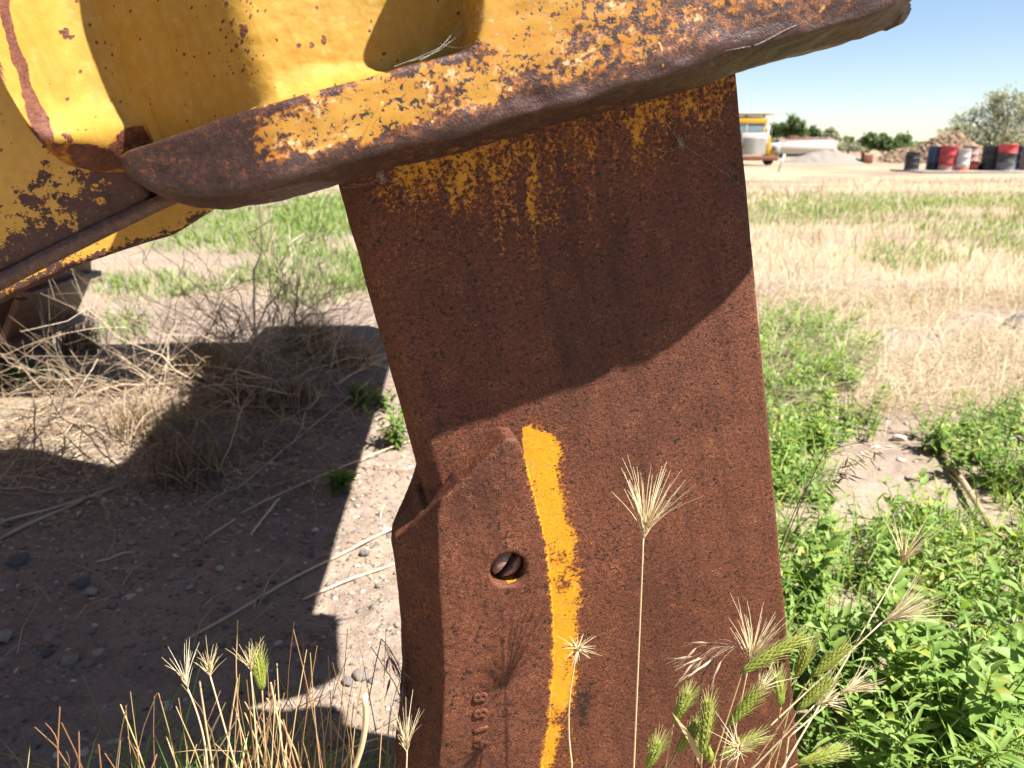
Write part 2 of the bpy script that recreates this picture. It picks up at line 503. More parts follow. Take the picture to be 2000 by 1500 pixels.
hc = loc(993, 1113, ZC)
cyl = MB(); a = np.linspace(0, 2 * math.pi, 32, endpoint=False)
cyl.add(np.concatenate([np.c_[hc[0] + 0.0205 * np.cos(a), hc[1] + 0.0205 * np.sin(a), np.full(32, z)] for z in (0.003, 0.08)]),
        [tuple([i, (i + 1) % 32, 32 + (i + 1) % 32, 32 + i]) for i in range(32)] + [tuple(range(31, -1, -1)), tuple(range(32, 64))])
cut = cyl.build("cutter", None)
bm = bmesh.new(); bm.from_mesh(cut.data); bmesh.ops.recalc_face_normals(bm, faces=bm.faces); bm.to_mesh(cut.data); bm.free()
nx = loc(842, 1000, 0.0); c2 = MB(); c2.box(nx[0] - .010, nx[0] + .010, nx[1] - .002, nx[1] + .06, -.070, -.003); cut2 = c2.build("cutter", None)
bm = bmesh.new(); bm.from_mesh(cut2.data); bmesh.ops.recalc_face_normals(bm, faces=bm.faces); bm.to_mesh(cut2.data); bm.free()
remesh(prot, 0.0020, 3, [cut, cut2])
prot.parent = shank
prot.data.materials.clear(); prot.data.materials.append(M_SHANK)
v = verts_of(prot); n = normals_of(prot)
set_verts(prot, v + n * ((fbm(v, 22, 3) - 0.5) * 0.0022 + (fbm(v + 9, 90, 3) - 0.5) * 0.0008)[:, None])
px, py = to_px(to_world(v))
pa = np.full(len(v), 0.03) + 0.05 * (fbm(v, 9, 3) > 0.55)
pa = np.where((px < 850) & (fbm(v, 20, 3) > 0.56), 0.20, pa)
inhole = (np.hypot(px - 993, py - 1113) < 46) & (v[:, 2] < ZC - 0.006)
pa = np.where(inhole & (fbm(v, 60, 2) > 0.60), 0.62, pa)
exr = np.interp(py, ys, xs) - px
pa = np.where((exr < 14) & (py > 885) & (v[:, 2] > .01), np.clip(.74 - exr * .045, .05, .8), pa)
set_attr(prot, "paint", pa); set_attr(prot, "grime_shade", np.clip(.06 + .10 * (fbm(v, 12, 3) - .45), 0, 1))

# retaining pin: two half domes with a slot
pin = MB()
ang = math.radians(40); rp, slot = 0.0186, 0.0052
ca, sa = math.cos(ang), math.sin(ang)
for sgn, dep in ((1, 0.005), (-1, 0.009)):
    prof = []
    th = np.linspace(-math.pi / 2 * 0.93, math.pi / 2 * 0.93, 15)
    rings = []
    for rr, zz in ((1.0, -0.004), (1.0, 0.012), (0.93, 0.0165), (0.75, 0.0200), (0.45, 0.0222), (0.15, 0.0228)):
        xy = []
        for tt in th:
            xx = rp * rr * math.cos(tt); yy = rp * rr * math.sin(tt)
            xy.append((max(xx, slot) if rr < 0.99 or True else xx, yy))
        rings.append([(sgn * x, y, zz + dep) for x, y in xy])
    Vp = np.array(rings); nR, nT = Vp.shape[:2]
    # rotate so the slot runs from lower left to upper right
    X = Vp[..., 0] * sa - Vp[..., 1] * ca * -1; Yv = -Vp[..., 0] * ca + Vp[..., 1] * sa
    W = np.stack([hc[0] + 0.0015 + X, hc[1] + Yv, Vp[..., 2]], -1).reshape(-1, 3)
    Fq = [(r * nT + q, r * nT + q + 1, (r + 1) * nT + q + 1, (r + 1) * nT + q) for r in range(nR - 1) for q in range(nT - 1)]
    Fq += [(r * nT, (r + 1) * nT, (r + 2) * nT - 1, (r + 1) * nT - 1) for r in range(nR - 1)]
    Fq += [tuple((nR - 1) * nT + q for q in range(nT))]
    pin.add(W, Fq)
pino = pin.build("retaining_pin", M_PIN, prot, smooth=False)
bm = bmesh.new(); bm.from_mesh(pino.data); bmesh.ops.recalc_face_normals(bm, faces=bm.faces); bm.to_mesh(pino.data); bm.free()
bv = pino.modifiers.new("bevel", 'BEVEL'); bv.width = 0.0012; bv.segments = 2; bv.limit_method = 'ANGLE'
pino.data.shade_smooth()
set_attr(pino, "paint", np.zeros(len(pino.data.vertices)))
pino["label"] = "slotted pin head sunk in its round hole"
M_BLACK = simple("black_grit", (0.006, 0.006, 0.007), 0.5, 0.6, 0.6, 900)
gr = MB()
for q in range(120):
    u = R.uniform(-0.012, 0.012); w = R.uniform(-slot * .9, slot * .9)
    x = hc[0] + 0.0015 + u * ca + w * sa; y = hc[1] + u * sa - w * ca; s_ = R.uniform(.0006, .0014)
    gr.box(x - s_, x + s_, y - s_, y + s_, 0.004, 0.016 + R.uniform(0, .005))
gr.build("slot_grit", M_BLACK, prot)

# raised casting number
for q, ch in enumerate("4188"):
    cu = bpy.data.curves.new("casting_digit", 'FONT'); cu.body = ch; cu.size = 0.021; cu.extrude = 0.0009; cu.bevel_depth = 0.0013; cu.bevel_resolution = 2
    ob = bpy.data.objects.new("casting_digit", cu); C.objects.link(ob)
    dg = bpy.context.evaluated_depsgraph_get()
    me = bpy.data.meshes.new_from_object(ob.evaluated_get(dg)); bpy.data.objects.remove(ob)
    o = bpy.data.objects.new("casting_digit", me); me.materials.clear(); me.materials.append(M_SHANK); me.shade_smooth()
    link(o, prot)
    c = loc(941 - q * 0.5, 1462 - q * 31, ZC)
    o.matrix_local = Matrix.Translation((c[0] + 0.007, c[1], ZC + 0.0007)) @ Matrix.Rotation(math.radians(90 - 6), 4, 'Z')
    set_attr(o, "paint", np.full(len(me.vertices), 0.20))

# ------------------------------------------------------------------ ripper beam: rimmed casting, arms and cross beam
beam = frame_empty("ripper_beam")
tag(beam, "worn yellow ripper beam with rust brown lower rim holding the shank", "ripper beam")

ZR = 0.145
# outline of the rim: lower edge left to right, the tip, then up out of the frame and back along the pocket's edge
lowF = [(192, 312), (206, 342), (250, 366), (330, 384), (430, 388), (520, 366), (700, 312), (900, 262), (1100, 207), (1300, 146), (1440, 101), (1600, 60), (1710, 30), (1752, 8), (1766, -20)]
lowM = [(196, 316), (214, 350), (280, 384), (350, 404), (440, 413), (530, 396), (700, 350), (900, 296), (1100, 240), (1300, 184), (1440, 146), (1600, 100), (1735, 64), (1772, 46), (1786, 15)]
upp = [(1800, -14), (1920, -60), (2030, -150), (2110, -250), (2150, -420), (1000, -420), (935, -380), (938, -100), (940, 40), (932, 84), (905, 101), (840, 118), (700, 156), (480, 216), (330, 262), (210, 296), (192, 304)]
F_ = np.array([loc(x, y, ZR) for x, y in lowF + upp])
M_ = np.array([loc(x, y, 0.112) for x, y in lowM] + [loc(x, y, ZR) for x, y in upp])
Bk = M_.copy()
rim = loft("rim", [(ZR, F_), (0.112, M_), (0.035, M_), (0.016, M_ * 0.99 + M_.mean(0) * 0.01)])
remesh(rim, 0.003, 6)
rim.parent = beam
rim.data.materials.clear(); rim.data.materials.append(M_CAST)
v = verts_of(rim); n = normals_of(rim); w = to_world(v); px, py = to_px(w)
lowline = np.interp(px, [p[0] for p in lowF], [p[1] for p in lowF])
upline = np.interp(px, [192, 210, 330, 480, 700, 840, 905, 935, 940], [304, 296, 262, 216, 156, 118, 101, 84, -400])
bend = np.clip((560 - px) / 370, 0, 1.1) ** 1.25 * .062 * np.clip((v[:, 2] - .02) / .1, 0, 1)
v = v - np.c_[bend * 0, bend * 0, bend]; set_verts(rim, v); n = normals_of(rim)
dent = (fbm(v, 16, 4) - 0.5) * 0.006 + (fbm(v * np.array([.6, 2.2, 1]) + 3, 55, 4) - 0.5) * 0.0022
dent *= np.where(np.abs(py - lowline) < 45, 1.5, 0.7)
set_verts(rim, v + n * dent[:, None])
pts = [(230, 320, .22), (300, 300, .30), (300, 360, .18), (400, 330, .08), (400, 260, .22), (460, 300, .12), (500, 350, .2), (520, 290, .60), (560, 250, .66), (620, 270, .66), (700, 230, .68), (680, 290, .50), (760, 240, .58),
       (800, 180, .66), (850, 230, .48), (880, 190, .46), (900, 150, .60), (940, 160, .62), (930, 220, .36), (980, 60, .76), (980, 130, .62), (1050, 40, .72), (1060, 110, .60), (1030, 190, .30), (1120, 60, .56), (1150, 120, .54),
       (1220, 60, .52), (1250, 120, .50), (1300, 90, .46), (1350, 40, .44), (1420, 60, .44), (1450, 20, .46), (1520, 40, .42), (1560, 10, .44), (1640, 20, .32), (1700, 10, .22), (1760, 10, .66), (1780, 20, .66), (1200, 0, .60), (1400, -10, .46), (1100, 0, .66), (1600, -10, .44), (1450, 75, .30), (1000, -200, .6), (1600, -200, .6)]
pf = idw(px, py, pts, 3.0) - np.clip((px - 1050) / 500, 0, 1) * .05 - .045
dl = lowline - py
pf = np.where(dl < 46, pf * np.clip((dl - 6) / 42, 0.05, 1), pf)
du = py - upline
pf = np.where((px < 930) & (du < 16) & (v[:, 2] > 0.12 - bend), pf - 0.25 * (fbm(v, 30, 3) > .38), pf)
pf = np.where(v[:, 2] < 0.125 - bend, np.where(py > lowline - 4, 0.08 + 0.1 * (fbm(v, 12, 3) > .55), pf), pf)
pf = np.where((du < 3) & (px < 930) & (v[:, 2] < 0.135 - bend), 0.9, pf)
set_attr(rim, "paint", pf)
# weld beads and drips standing proud on the rim
for (x0, y0, x1, y1, r_, pv) in ((748, 196, 702, 292, .0026, .74), (1287, 80, 1297, 136, .0020, .60), (1470, 92, 1560, 48, .0012, .1), (1310, 118, 1470, 90, .0012, .12), (640, 262, 628, 312, .0016, .62)):
    p = np.array([[*loc(x0 + (x1 - x0) * s_ + 1.2 * math.sin(s_ * 7 + x0), y0 + (y1 - y0) * s_, ZR), ZR - 0.0012] for s_ in np.linspace(0, 1, 22)])
    mb = MB(); mb.tube(p, r_ * np.clip(np.sin(np.linspace(0.12, math.pi - .12, 22)) * 3, 0.1, 1) * (1 + .25 * (fbm(p, 120, 2) - .5)), 8)
    o = mb.build("weld_bead", M_CAST, rim, smooth=True); set_attr(o, "paint", np.full(len(o.data.vertices), pv))

# recessed panel: a relief whose depth follows the casting (ridge, pocket, left flange)
e1a = loc(-340, 60, 0.10)[0]; e1b = loc(948, 40, 0.1)[0]
us = np.linspace(e1a, e1b, 420)
pxl = np.array([-400, -110, -40, -10, 25, 75, 125, 165, 215, 300, 410, 465, 505, 560, 720, 900, 960])
zl = np.array([.098, .100, .103, .101, .088, .057, .036, .030, .030, .045, .076, .092, .098, .093, .080, .076, .076])
def px_at(e1, e2=None):                               # photo x of that column, measured along the row through the pocket
    return pxl
col_px = np.array([0.0] * len(us))
ref = np.array([loc(x, 110 - 0.0 * x, 0.08)[0] for x in pxl])
lowb = [(-340, -400), (-60, 60), (0, 172), (40, 246), (70, 300), (95, 328), (130, 342), (170, 348), (204, 346), (226, 318), (330, 278), (480, 232), (700, 172), (840, 134), (905, 116), (948, 104)]
lb = np.array([loc(x, y, 0.10) for x, y in lowb])
vb = np.interp(us, lb[:, 0], lb[:, 1])
NV = 260
s_ = np.linspace(0, 1, NV) ** 1.6
G = np.zeros((NV, len(us), 3))
top = loc(500, -420, 0.1)[1]
for q in range(NV):
    y = vb + s_[q] * (top - vb)
    G[q, :, 0] = us; G[q, :, 1] = y
prof = np.interp(us, ref, zl)
kern = np.exp(-0.5 * (np.arange(-14, 15) / 6.0) ** 2); kern /= kern.sum()
prof = np.convolve(np.pad(prof, 14, 'edge'), kern, 'valid')
d = G[:, :, 1] - vb[None, :]
Z = np.repeat(prof[None, :], NV, 0)
xpx = np.interp(us, ref, pxl)
right = xpx > 212
fil = np.interp(xpx, [200, 470, 520, 600, 760, 960], [.006, .008, .026, .030, .016, .012])[None, :]
rise = np.clip(1 - d / fil, 0, 1)
Z = Z + np.where(right[None, :], (0.138 - (np.clip((560 - xpx) / 370, 0, 1.1) ** 1.25 * .066)[None, :] - Z) * (1 - np.sqrt(np.clip(1 - rise ** 2, 0, 1))), 0)
rr = 0.030
rb = np.clip(1 - d / rr, 0, 1)
Z = Z - np.where(right[None, :], 0, rr * (1 - np.sqrt(np.clip(1 - rb ** 2, 0, 1))) * 2.0)
Pn = np.stack([G[:, :, 0], G[:, :, 1], Z], -1)
rough_mask = np.interp(xpx, [430, 520, 900], [0, 1, 1])[None, :]
Z += (fbm(Pn, 40, 4) - 0.5) * 0.0034 * rough_mask + (fbm(Pn, 9, 3) - 0.5) * 0.002 + (fbm(Pn + 3, 120, 3) - 0.5) * 0.0007
# cast lump between the flange foot and the rim
lp = loc(150, 262, .08); Z += 0.024 * np.exp(-(((G[..., 0] - lp[0]) / 0.018) ** 2 + ((G[..., 1] - lp[1]) / 0.016) ** 2))
G[..., 2] = Z
skirt = G[0].copy(); skirt[:, 2] = -0.04
tops = G[-1].copy(); tops[:, 2] = -0.04; G[:, 0, 2] = -0.04
G = np.concatenate([skirt[None], G, tops[None]])
nr, nc = G.shape[:2]
i = np.arange(nr - 1)[:, None] * nc; j = np.arange(nc - 1)[None, :]
F = np.stack([i + j, i + j + 1, i + nc + j + 1, i + nc + j], -1).reshape(-1, 4)
mb = MB(); mb.add(G.reshape(-1, 3), F)
panel = mb.build("pocket_panel", M_PANEL, beam, smooth=True)
v = verts_of(panel); px, py = to_px(to_world(v))
pp = np.full(len(v), 0.86)
for x, y, r_ in ((128, 66, 7), (138, 72, 5), (118, 62, 4), (189, 82, 4), (219, 88, 5), (157, 140, 6), (146, 161, 4), (132, 194, 5), (584, 89, 5), (608, 90, 6), (632, 79, 8), (478, 62, 9), (484, 74, 5), (470, 50, 5), (490, 30, 4), (462, 88, 4),
                 (385, 32, 4), (345, 98, 3), (360, 106, 3), (380, 110, 3), (267, 69, 3), (175, 48, 3), (725, 42, 4), (722, 60, 3), (750, 105, 5), (895, 26, 5), (915, 22, 9), (365, 236, 3), (186, 229, 3), (150, 254, 3), (168, 254, 3), (515, 108, 3), (500, 110, 3), (440, 10, 8), (150, 2, 5), (745, 118, 4)):
    wob = (fbm(v * 1.0 + x, 130, 3) - 0.5) * 1.6
    dd = np.hypot((px - x), (py - y) * (0.6 if r_ > 6 else 0.9)) / (r_ * np.clip(0.62 + wob, .05, 1.4))
    pp = np.minimum(pp, np.where(dd < 1, 0.1, np.where(dd < 1.25, 0.47, pp)))
for q in range(110):
    if q < 60: x, y = R.normal(470, 22), R.uniform(-20, 150)
    else: x, y = R.uniform(90, 930), R.uniform(0, 260)
    r_ = R.uniform(1.0, 2.6); dd = np.hypot((px - x) * 1.2, (py - y) * .8) / r_
    pp = np.where(dd < 1, .15, np.where(dd < 1.5, np.minimum(pp, .5), pp))
# worn brown strip along the flange's corner
sx = np.interp(py, [-60, 0, 60, 120, 180, 230, 260, 290, 310], [-14, 6, 20, 36, 58, 76, 88, 96, 96])
sw = np.interp(py, [0, 120, 200, 260, 290], [11, 12, 12, 22, 14]) + (fbm(v, 55, 4) - .5) * 26
pp = np.where(py < 300, np.minimum(pp, np.clip(.5 + (np.abs(px - sx) - sw) * .07, .12, .86)), pp)
edge = np.interp(py, [100, 172, 246, 296, 330], [-30, 0, 40, 72, 110])
pp = np.where((px < 125) & (px - edge < 16 + (fbm(v, 40, 3) - .5) * 26), 0.1, pp)
pp = np.where((px < 215) & (py > np.interp(px, [60, 110, 130, 160, 215], [286, 290, 276, 300, 330]) + (fbm(v, 60, 3) - .5) * 30), 0.12 + 0.5 * (fbm(v, 26, 3) > .52) * (px > 128), pp)
pp = np.where((px > 120) & (px < 180) & (py > 250) & (np.abs(py - 262 - (px - 130) * 1.0) < 13 + (fbm(v, 50, 3) - .5) * 20), 0.25 + .3 * (fbm(v, 80, 2) > .5), pp)
pp = np.where((px > 925), 0.2 + .5 * fbm(v, 40, 2), pp)
dfoot = np.concatenate([np.zeros((1, len(us))), d, d[-1:]]).reshape(-1); xf = np.tile(xpx, NV + 2)
pp = np.where((xf < 205) & (dfoot < 0.027 + (fbm(v, 45, 3) - .5) * .022), .1 + .4 * (fbm(v, 70, 2) > .6), pp)
set_attr(panel, "paint", pp)

# near drag arm, in the shade below the flange
def plate(name, front, z0, thick, mat, parent, voxel=0.004, sm=3, chamfer=0.004):
    O = np.array([loc(x, y, z0) for x, y in front]); c = O.mean(0)
    In = O + (c - O) / np.linalg.norm(c - O, axis=1)[:, None] * chamfer
    o = loft(name, [(z0, In), (z0 - chamfer, O), (z0 - thick, O)])
    if voxel: remesh(o, voxel, sm)
    o.parent = parent; o.data.materials.clear(); o.data.materials.append(mat)
    return o
arm = plate("drag_arm", [(-1150, 1120), (-260, 688), (-60, 573), (60, 512), (180, 452), (290, 398), (300, 380), (260, 330), (200, 200), (-260, 60), (-1150, 640)], -0.03, 0.09, M_ARM, beam, 0.005)
v = verts_of(arm); px, py = to_px(to_world(v))
set_verts(arm, v + normals_of(arm) * ((fbm(v, 12, 3) - .5) * .004)[:, None])
dlo = np.interp(px, [-1150, -260, -60, 60, 180, 290], [1120, 688, 573, 512, 452, 398]) - py
pf = np.interp(dlo, [0, 30, 60, 120, 200, 300], [.08, .36, .42, .50, .62, .70]) + np.interp(px, [0, 60, 160, 280], [.08, -.04, -.02, -.08])
set_attr(arm, "paint", pf)
fl = MB()                                             # flange under the arm
pA = [loc(x, y, -0.03) for x, y in ((-1150, 1120), (-260, 688), (-60, 573), (60, 512), (180, 452), (292, 398), (345, 374))]
Vt = []
for a in pA:
    Vt += [(a[0], a[1] + 0.004, -0.026), (a[0] + .003, a[1] - 0.009, -0.026), (a[0] + .003, a[1] - 0.009, -0.12), (a[0], a[1] + 0.004, -0.12)]
Fq = [(q * 4 + r, q * 4 + (r + 1) % 4, q * 4 + 4 + (r + 1) % 4, q * 4 + 4 + r) for q in range(len(pA) - 1) for r in range(4)] + [(3, 2, 1, 0), tuple(len(pA) * 4 - 4 + r for r in range(4))]
fl.add(Vt, Fq)
o = fl.build("arm_flange", M_TRACK, arm); set_attr(o, "paint", np.zeros(len(o.data.vertices)))
bm = bmesh.new(); bm.from_mesh(o.data); bmesh.ops.recalc_face_normals(bm, faces=bm.faces); bm.to_mesh(o.data); bm.free()

# second arm on the far side of the shank
arm2 = plate("drag_arm", [(-900, 1090), (-200, 700), (40, 572), (150, 520), (290, 474), (335, 462), (425, 406), (420, 360), (200, 340), (-200, 500), (-900, 860)], -0.42, 0.10, M_ARM, beam, 0.007)
v = verts_of(arm2); px, py = to_px(to_world(v))
set_attr(arm2, "paint", np.clip(.62 - np.clip(py - np.interp(px, [0, 150, 290, 420], [560, 495, 452, 395]), -60, 60) * .012, 0, .8))
# cross beam running away from the camera behind the casting; second box is unseen, added for shade
cb = MB()
W0 = np.array([[-.30, 1.02], [.22, 1.02]])
for (xa, xb, ya, yb, za, zb) in ((-0.30, 0.25, 0.99, 4.0, 1.06, 1.46), (-0.95, -0.12, 0.98, 1.9, 1.47, 2.25)):
    Vw = [(x - 0.065 * (y - 1.0), y, z) for z in (za, zb) for y in (ya, yb) for x in (xa, xb)]
    inv = np.linalg.inv(FM)
    Vl = np.array([inv[:3, :3] @ np.array(p) + inv[:3, 3] for p in Vw])
    cb.add(Vl, [(0, 2, 3, 1), (4, 5, 7, 6), (0, 1, 5, 4), (2, 6, 7, 3), (0, 4, 6, 2), (1, 3, 7, 5)])
o = cb.build("beam_and_shade_block", M_PANEL, beam, bevel=0.02); set_attr(o, "paint", np.full(len(o.data.vertices), .9))
for (xa, xb, ya, yb, za, zb) in ((-1.95, -.25, 2.75, 3.55, 1.30, 1.75), (-1.9, -.9, 1.0, 1.5, 1.6, 1.95)):  # unseen blocks added to shade the track and the left ground
    m = MB(); Vw = [(x, y, z + .1 * (x + .3)) for z in (za, zb) for y in (ya, yb) for x in (xa, xb)]
    m.add(np.array([inv[:3, :3] @ np.array(p) + inv[:3, 3] for p in Vw]), [(0, 2, 3, 1), (4, 5, 7, 6), (0, 1, 5, 4), (2, 6, 7, 3), (0, 4, 6, 2), (1, 3, 7, 5)])
    o = m.build("shade_block", M_PANEL, beam, bevel=.02); set_attr(o, "paint", np.full(len(o.data.vertices), .9))
# the cheek on the shank's far side
O2 = np.array([loc(x, y, 0.112) for x, y in lowM] + [loc(x, y, ZR) for x, y in upp[:5]] + [loc(300, -420, ZR), loc(200, 100, ZR)])
o = loft("far_cheek", [(-0.092, O2), (-0.30, O2)]); o.parent = beam; o.data.materials.append(M_CAST)
set_attr(o, "paint", np.full(len(o.data.vertices), .5))
bm = bmesh.new(); bm.from_mesh(o.data); bmesh.ops.recalc_face_normals(bm, faces=bm.faces); bm.to_mesh(o.data); bm.free()
#CUT2
# ------------------------------------------------------------------ ground
def sinh_axis(n, lim, fine):
    u = np.linspace(-1, 1, n)
    k = 1.0
    for _ in range(60):                               # spacing `fine` at the centre, growing outward
        k = math.asinh(lim / fine * 2.0 * k / n) if k > 0 else 1.0
    return np.sinh(k * u) / math.sinh(k) * lim
gx = sinh_axis(420, 700.0, 0.012); gy = sinh_axis(420, 700.0, 0.012) + 1.7
GX, GY = np.meshgrid(gx, gy)

def relief(x, y):
    x = np.asarray(x, float); y = np.asarray(y, float)
    P = np.stack([x, y, x * 0], -1)
    near = np.clip(1 - np.hypot(x, y - 2) / 14.0, 0, 1)
    return near * ((fbm(P, 0.9, 3) - 0.5) * 0.08 + (fbm(P + 4, 7, 4) - 0.5) * 0.030 + (fbm(P + 8, 38, 3) - 0.5) * 0.016) + (1 - near) * (fbm(P, 0.12, 2) - 0.5) * 0.10

# where straw, green growth or bare soil lies; shared by the ground's colour and the plants
def zone(x, y):
    """-> straw, green in 0..1"""
    x = np.asarray(x, float); y = np.asarray(y, float)
    P = np.stack([x, y, x * 0], -1)
    pxx, pyy = to_px(np.stack([x, y, x * 0], -1))
    n = fbm(P, 0.55, 4); n2 = fbm(P + 31, 1.6, 4)
    far = fbm(np.stack([x * 0.10, y * 0.22, x * 0], -1) + 11, 1.0, 4)
    straw = np.zeros_like(x); green = np.zeros_like(x)
    right = pxx > 1250
    wob = (fbm(P + 50, 3.0, 3) - 0.5) * 1.1
    def ell(cx, cy, rx, ry): return np.clip((1.15 - np.hypot((pxx - cx) / rx, (pyy - cy) / ry) + wob) * 2.2, 0, 1)
    near = np.clip((pyy - np.interp(pxx, [1400, 1540, 1640, 1760, 1900, 2000, 2300], [960, 985, 1010, 975, 1000, 1080, 1100])) / 40 + wob * 2, 0, 1)
    g_r = np.maximum.reduce([near, ell(1570, 720, 130, 130), ell(1540, 880, 110, 130), ell(1660, 840, 60, 50) * .6, ell(1905, 850, 130, 62), ell(2080, 960, 130, 90), ell(2060, 1150, 200, 120)])
    g_r = g_r * (1 - ell(1720, 900, 85, 60)) * (pyy > 590)
    g_far = np.clip((.5 * far + .5 * n - 0.42) * 7, 0, 1) * (pyy < 570) * (pyy > 375) * np.clip(ell(1740, 460, 460, 95) + .3, 0, 1) * .8
    band = np.exp(-((pyy - 396 - 30 * (n - .5)) / 16.0) ** 2) * np.clip(far * 4.0 - 1.55 + .5 * (pxx > 1780), 0, .9)
    spot = ell(1790, 505, 110, 30) * .45
    green = np.where(right, np.maximum.reduce([g_r, g_far, band, spot]), 0)
    straw = np.where(right, np.clip((n2 - 0.22) * 5, 0, 1) * (pyy < 800) + .35 * (pyy >= 800), 0)
    straw = straw * np.where(right, 1 - .9 * ell(1700, 905, 110, 65), 1)
    left = ~right
    g_l = np.maximum.reduce([ell(640, 420, 130, 60), ell(560, 470, 90, 40) * .8, ell(420, 455, 160, 40) * .8, ell(700, 540, 60, 50) * .9, ell(520, 540, 130, 26) * .6, ell(40, 770, 70, 50) * .8, ell(330, 420, 200, 22) * .7, ell(300, 560, 170, 30) * .55, ell(620, 560, 120, 40) * .55, ell(250, 640, 60, 30) * .6])
    green = np.where(left, g_l * .9, green)
    straw = np.where(left, np.clip((n2 - 0.5) * 3, 0, 1) * 0.3 + .25 * (y > 5), straw)
    farfade = np.clip((22 - y) / 8, 0, 1)
    green = np.where(y > 14, green * farfade, green)
    straw = np.where(y > 16, np.maximum(straw, 0.75), straw)
    return straw, green
gz = relief(GX, GY)
mb = MB(); nr, nc = GX.shape
i = np.arange(nr - 1)[:, None] * nc; j = np.arange(nc - 1)[None, :]
F = np.stack([i + j, i + j + 1, i + nc + j + 1, i + nc + j], -1).reshape(-1, 4)
mb.add(np.stack([GX, GY, gz], -1).reshape(-1, 3), F)
t = NT("dry_field_soil"); o = t.geo()
st, gn = t.attr("straw"), t.attr("green")
n1 = t.noise(o, 2.2, 4, 0.6); n2 = t.noise(o, 26.0, 4, 0.65); n3 = t.noise(o, 140.0, 3, 0.7)
soil = t.ramp(t.math('ADD', t.math('MULTIPLY', n2, 0.55), t.math('MULTIPLY', n3, 0.5)), [(0.30, (0.090, 0.066, 0.053)), (0.52, (0.195, 0.150, 0.120)), (0.75, (0.31, 0.245, 0.20))])
soil = t.mix(t.math('MULTIPLY', t.step(n1, 0.4, 0.65), 0.45), soil, (0.30, 0.235, 0.18))
strawc = t.mix(t.noise(o, 60.0, 3, 0.7, sx=(1, 0.35, 1)), (0.23, 0.168, 0.105), (0.36, 0.285, 0.19))
farn = t.noise(o, 0.5, 4, 0.7, sx=(0.35, 1.0, 1))
strawc = t.mix(t.step(farn, 0.45, 0.62), strawc, (0.165, 0.120, 0.088))
col = t.mix(t.math('MULTIPLY', st, 0.85), soil, strawc)
gc = t.mix(n2, (0.12, 0.13, 0.055), (0.20, 0.21, 0.10))
col = t.mix(t.math('MULTIPLY', gn, t.step(t.noise(o, 5.0, 4, 0.7), 0.35, 0.75)), col, gc)
t.bsdf(col, 0.9, 0.15, 0.0, t.bump(t.math('ADD', n2, t.math('MULTIPLY', n3, 0.5)), 0.012, 0.8))
ground_o = mb.build("ground", t.m, None, smooth=True)
ground_o["kind"] = "structure"
stv, gnv = zone(GX.reshape(-1), GY.reshape(-1))
set_attr(ground_o, "straw", stv); set_attr(ground_o, "green", gnv)

# ------------------------------------------------------------------ vegetation materials
def leafmat(name, stops, trans=0.35, rough=0.55, spec=0.35):
    t = NT(name)
    c = t.ramp(t.attr("tint"), stops)
    b = t.n("ShaderNodeBsdfPrincipled"); t.l(c, b.inputs["Base Color"]); b.inputs["Roughness"].default_value = rough; b.inputs["Specular IOR Level"].default_value = spec
    tr = t.n("ShaderNodeBsdfTranslucent"); t.l(t.mix(1.0, c, (1.25, 1.2, 0.55), 'MULTIPLY'), tr.inputs[0])
    mx = t.n("ShaderNodeMixShader"); mx.inputs[0].default_value = trans
    t.l(b.outputs[0], mx.inputs[1]); t.l(tr.outputs[0], mx.inputs[2]); t.l(mx.outputs[0], t.out.inputs[0])
    return t.m
M_WEED = leafmat("weed_leaf", [(0.0, (0.065, 0.115, 0.025)), (0.5, (0.140, 0.235, 0.042)), (0.85, (0.23, 0.335, 0.085)), (1.0, (0.38, 0.38, 0.08))], 0.42)
M_STRAW = leafmat("dry_straw", [(0.0, (0.14, 0.08, 0.055)), (0.35, (0.245, 0.175, 0.118)), (0.7, (0.37, 0.295, 0.205)), (1.0, (0.50, 0.43, 0.32))], 0.25, 0.6)
M_STALK = leafmat("barley_dry", [(0.0, (0.30, 0.14, 0.07)), (0.4, (0.52, 0.37, 0.18)), (0.75, (0.66, 0.54, 0.32)), (1.0, (0.74, 0.66, 0.48))], 0.25, 0.5)
M_GREENHEAD = leafmat("barley_green", [(0.0, (0.14, 0.20, 0.03)), (0.5, (0.34, 0.38, 0.07)), (1.0, (0.60, 0.60, 0.26))], 0.38, 0.5)
M_BROME = leafmat("brome_purple", [(0.0, (0.06, 0.03, 0.035)), (0.5, (0.17, 0.10, 0.09)), (1.0, (0.50, 0.38, 0.26))], 0.2, 0.6)
M_TWIG = leafmat("dead_twig", [(0.0, (0.10, 0.07, 0.05)), (0.4, (0.28, 0.20, 0.13)), (0.75, (0.46, 0.36, 0.24)), (1.0, (0.58, 0.50, 0.38))], 0.0, 0.75)

def unit(v):
    return v / (np.linalg.norm(v, axis=-1, keepdims=True) + 1e-9)

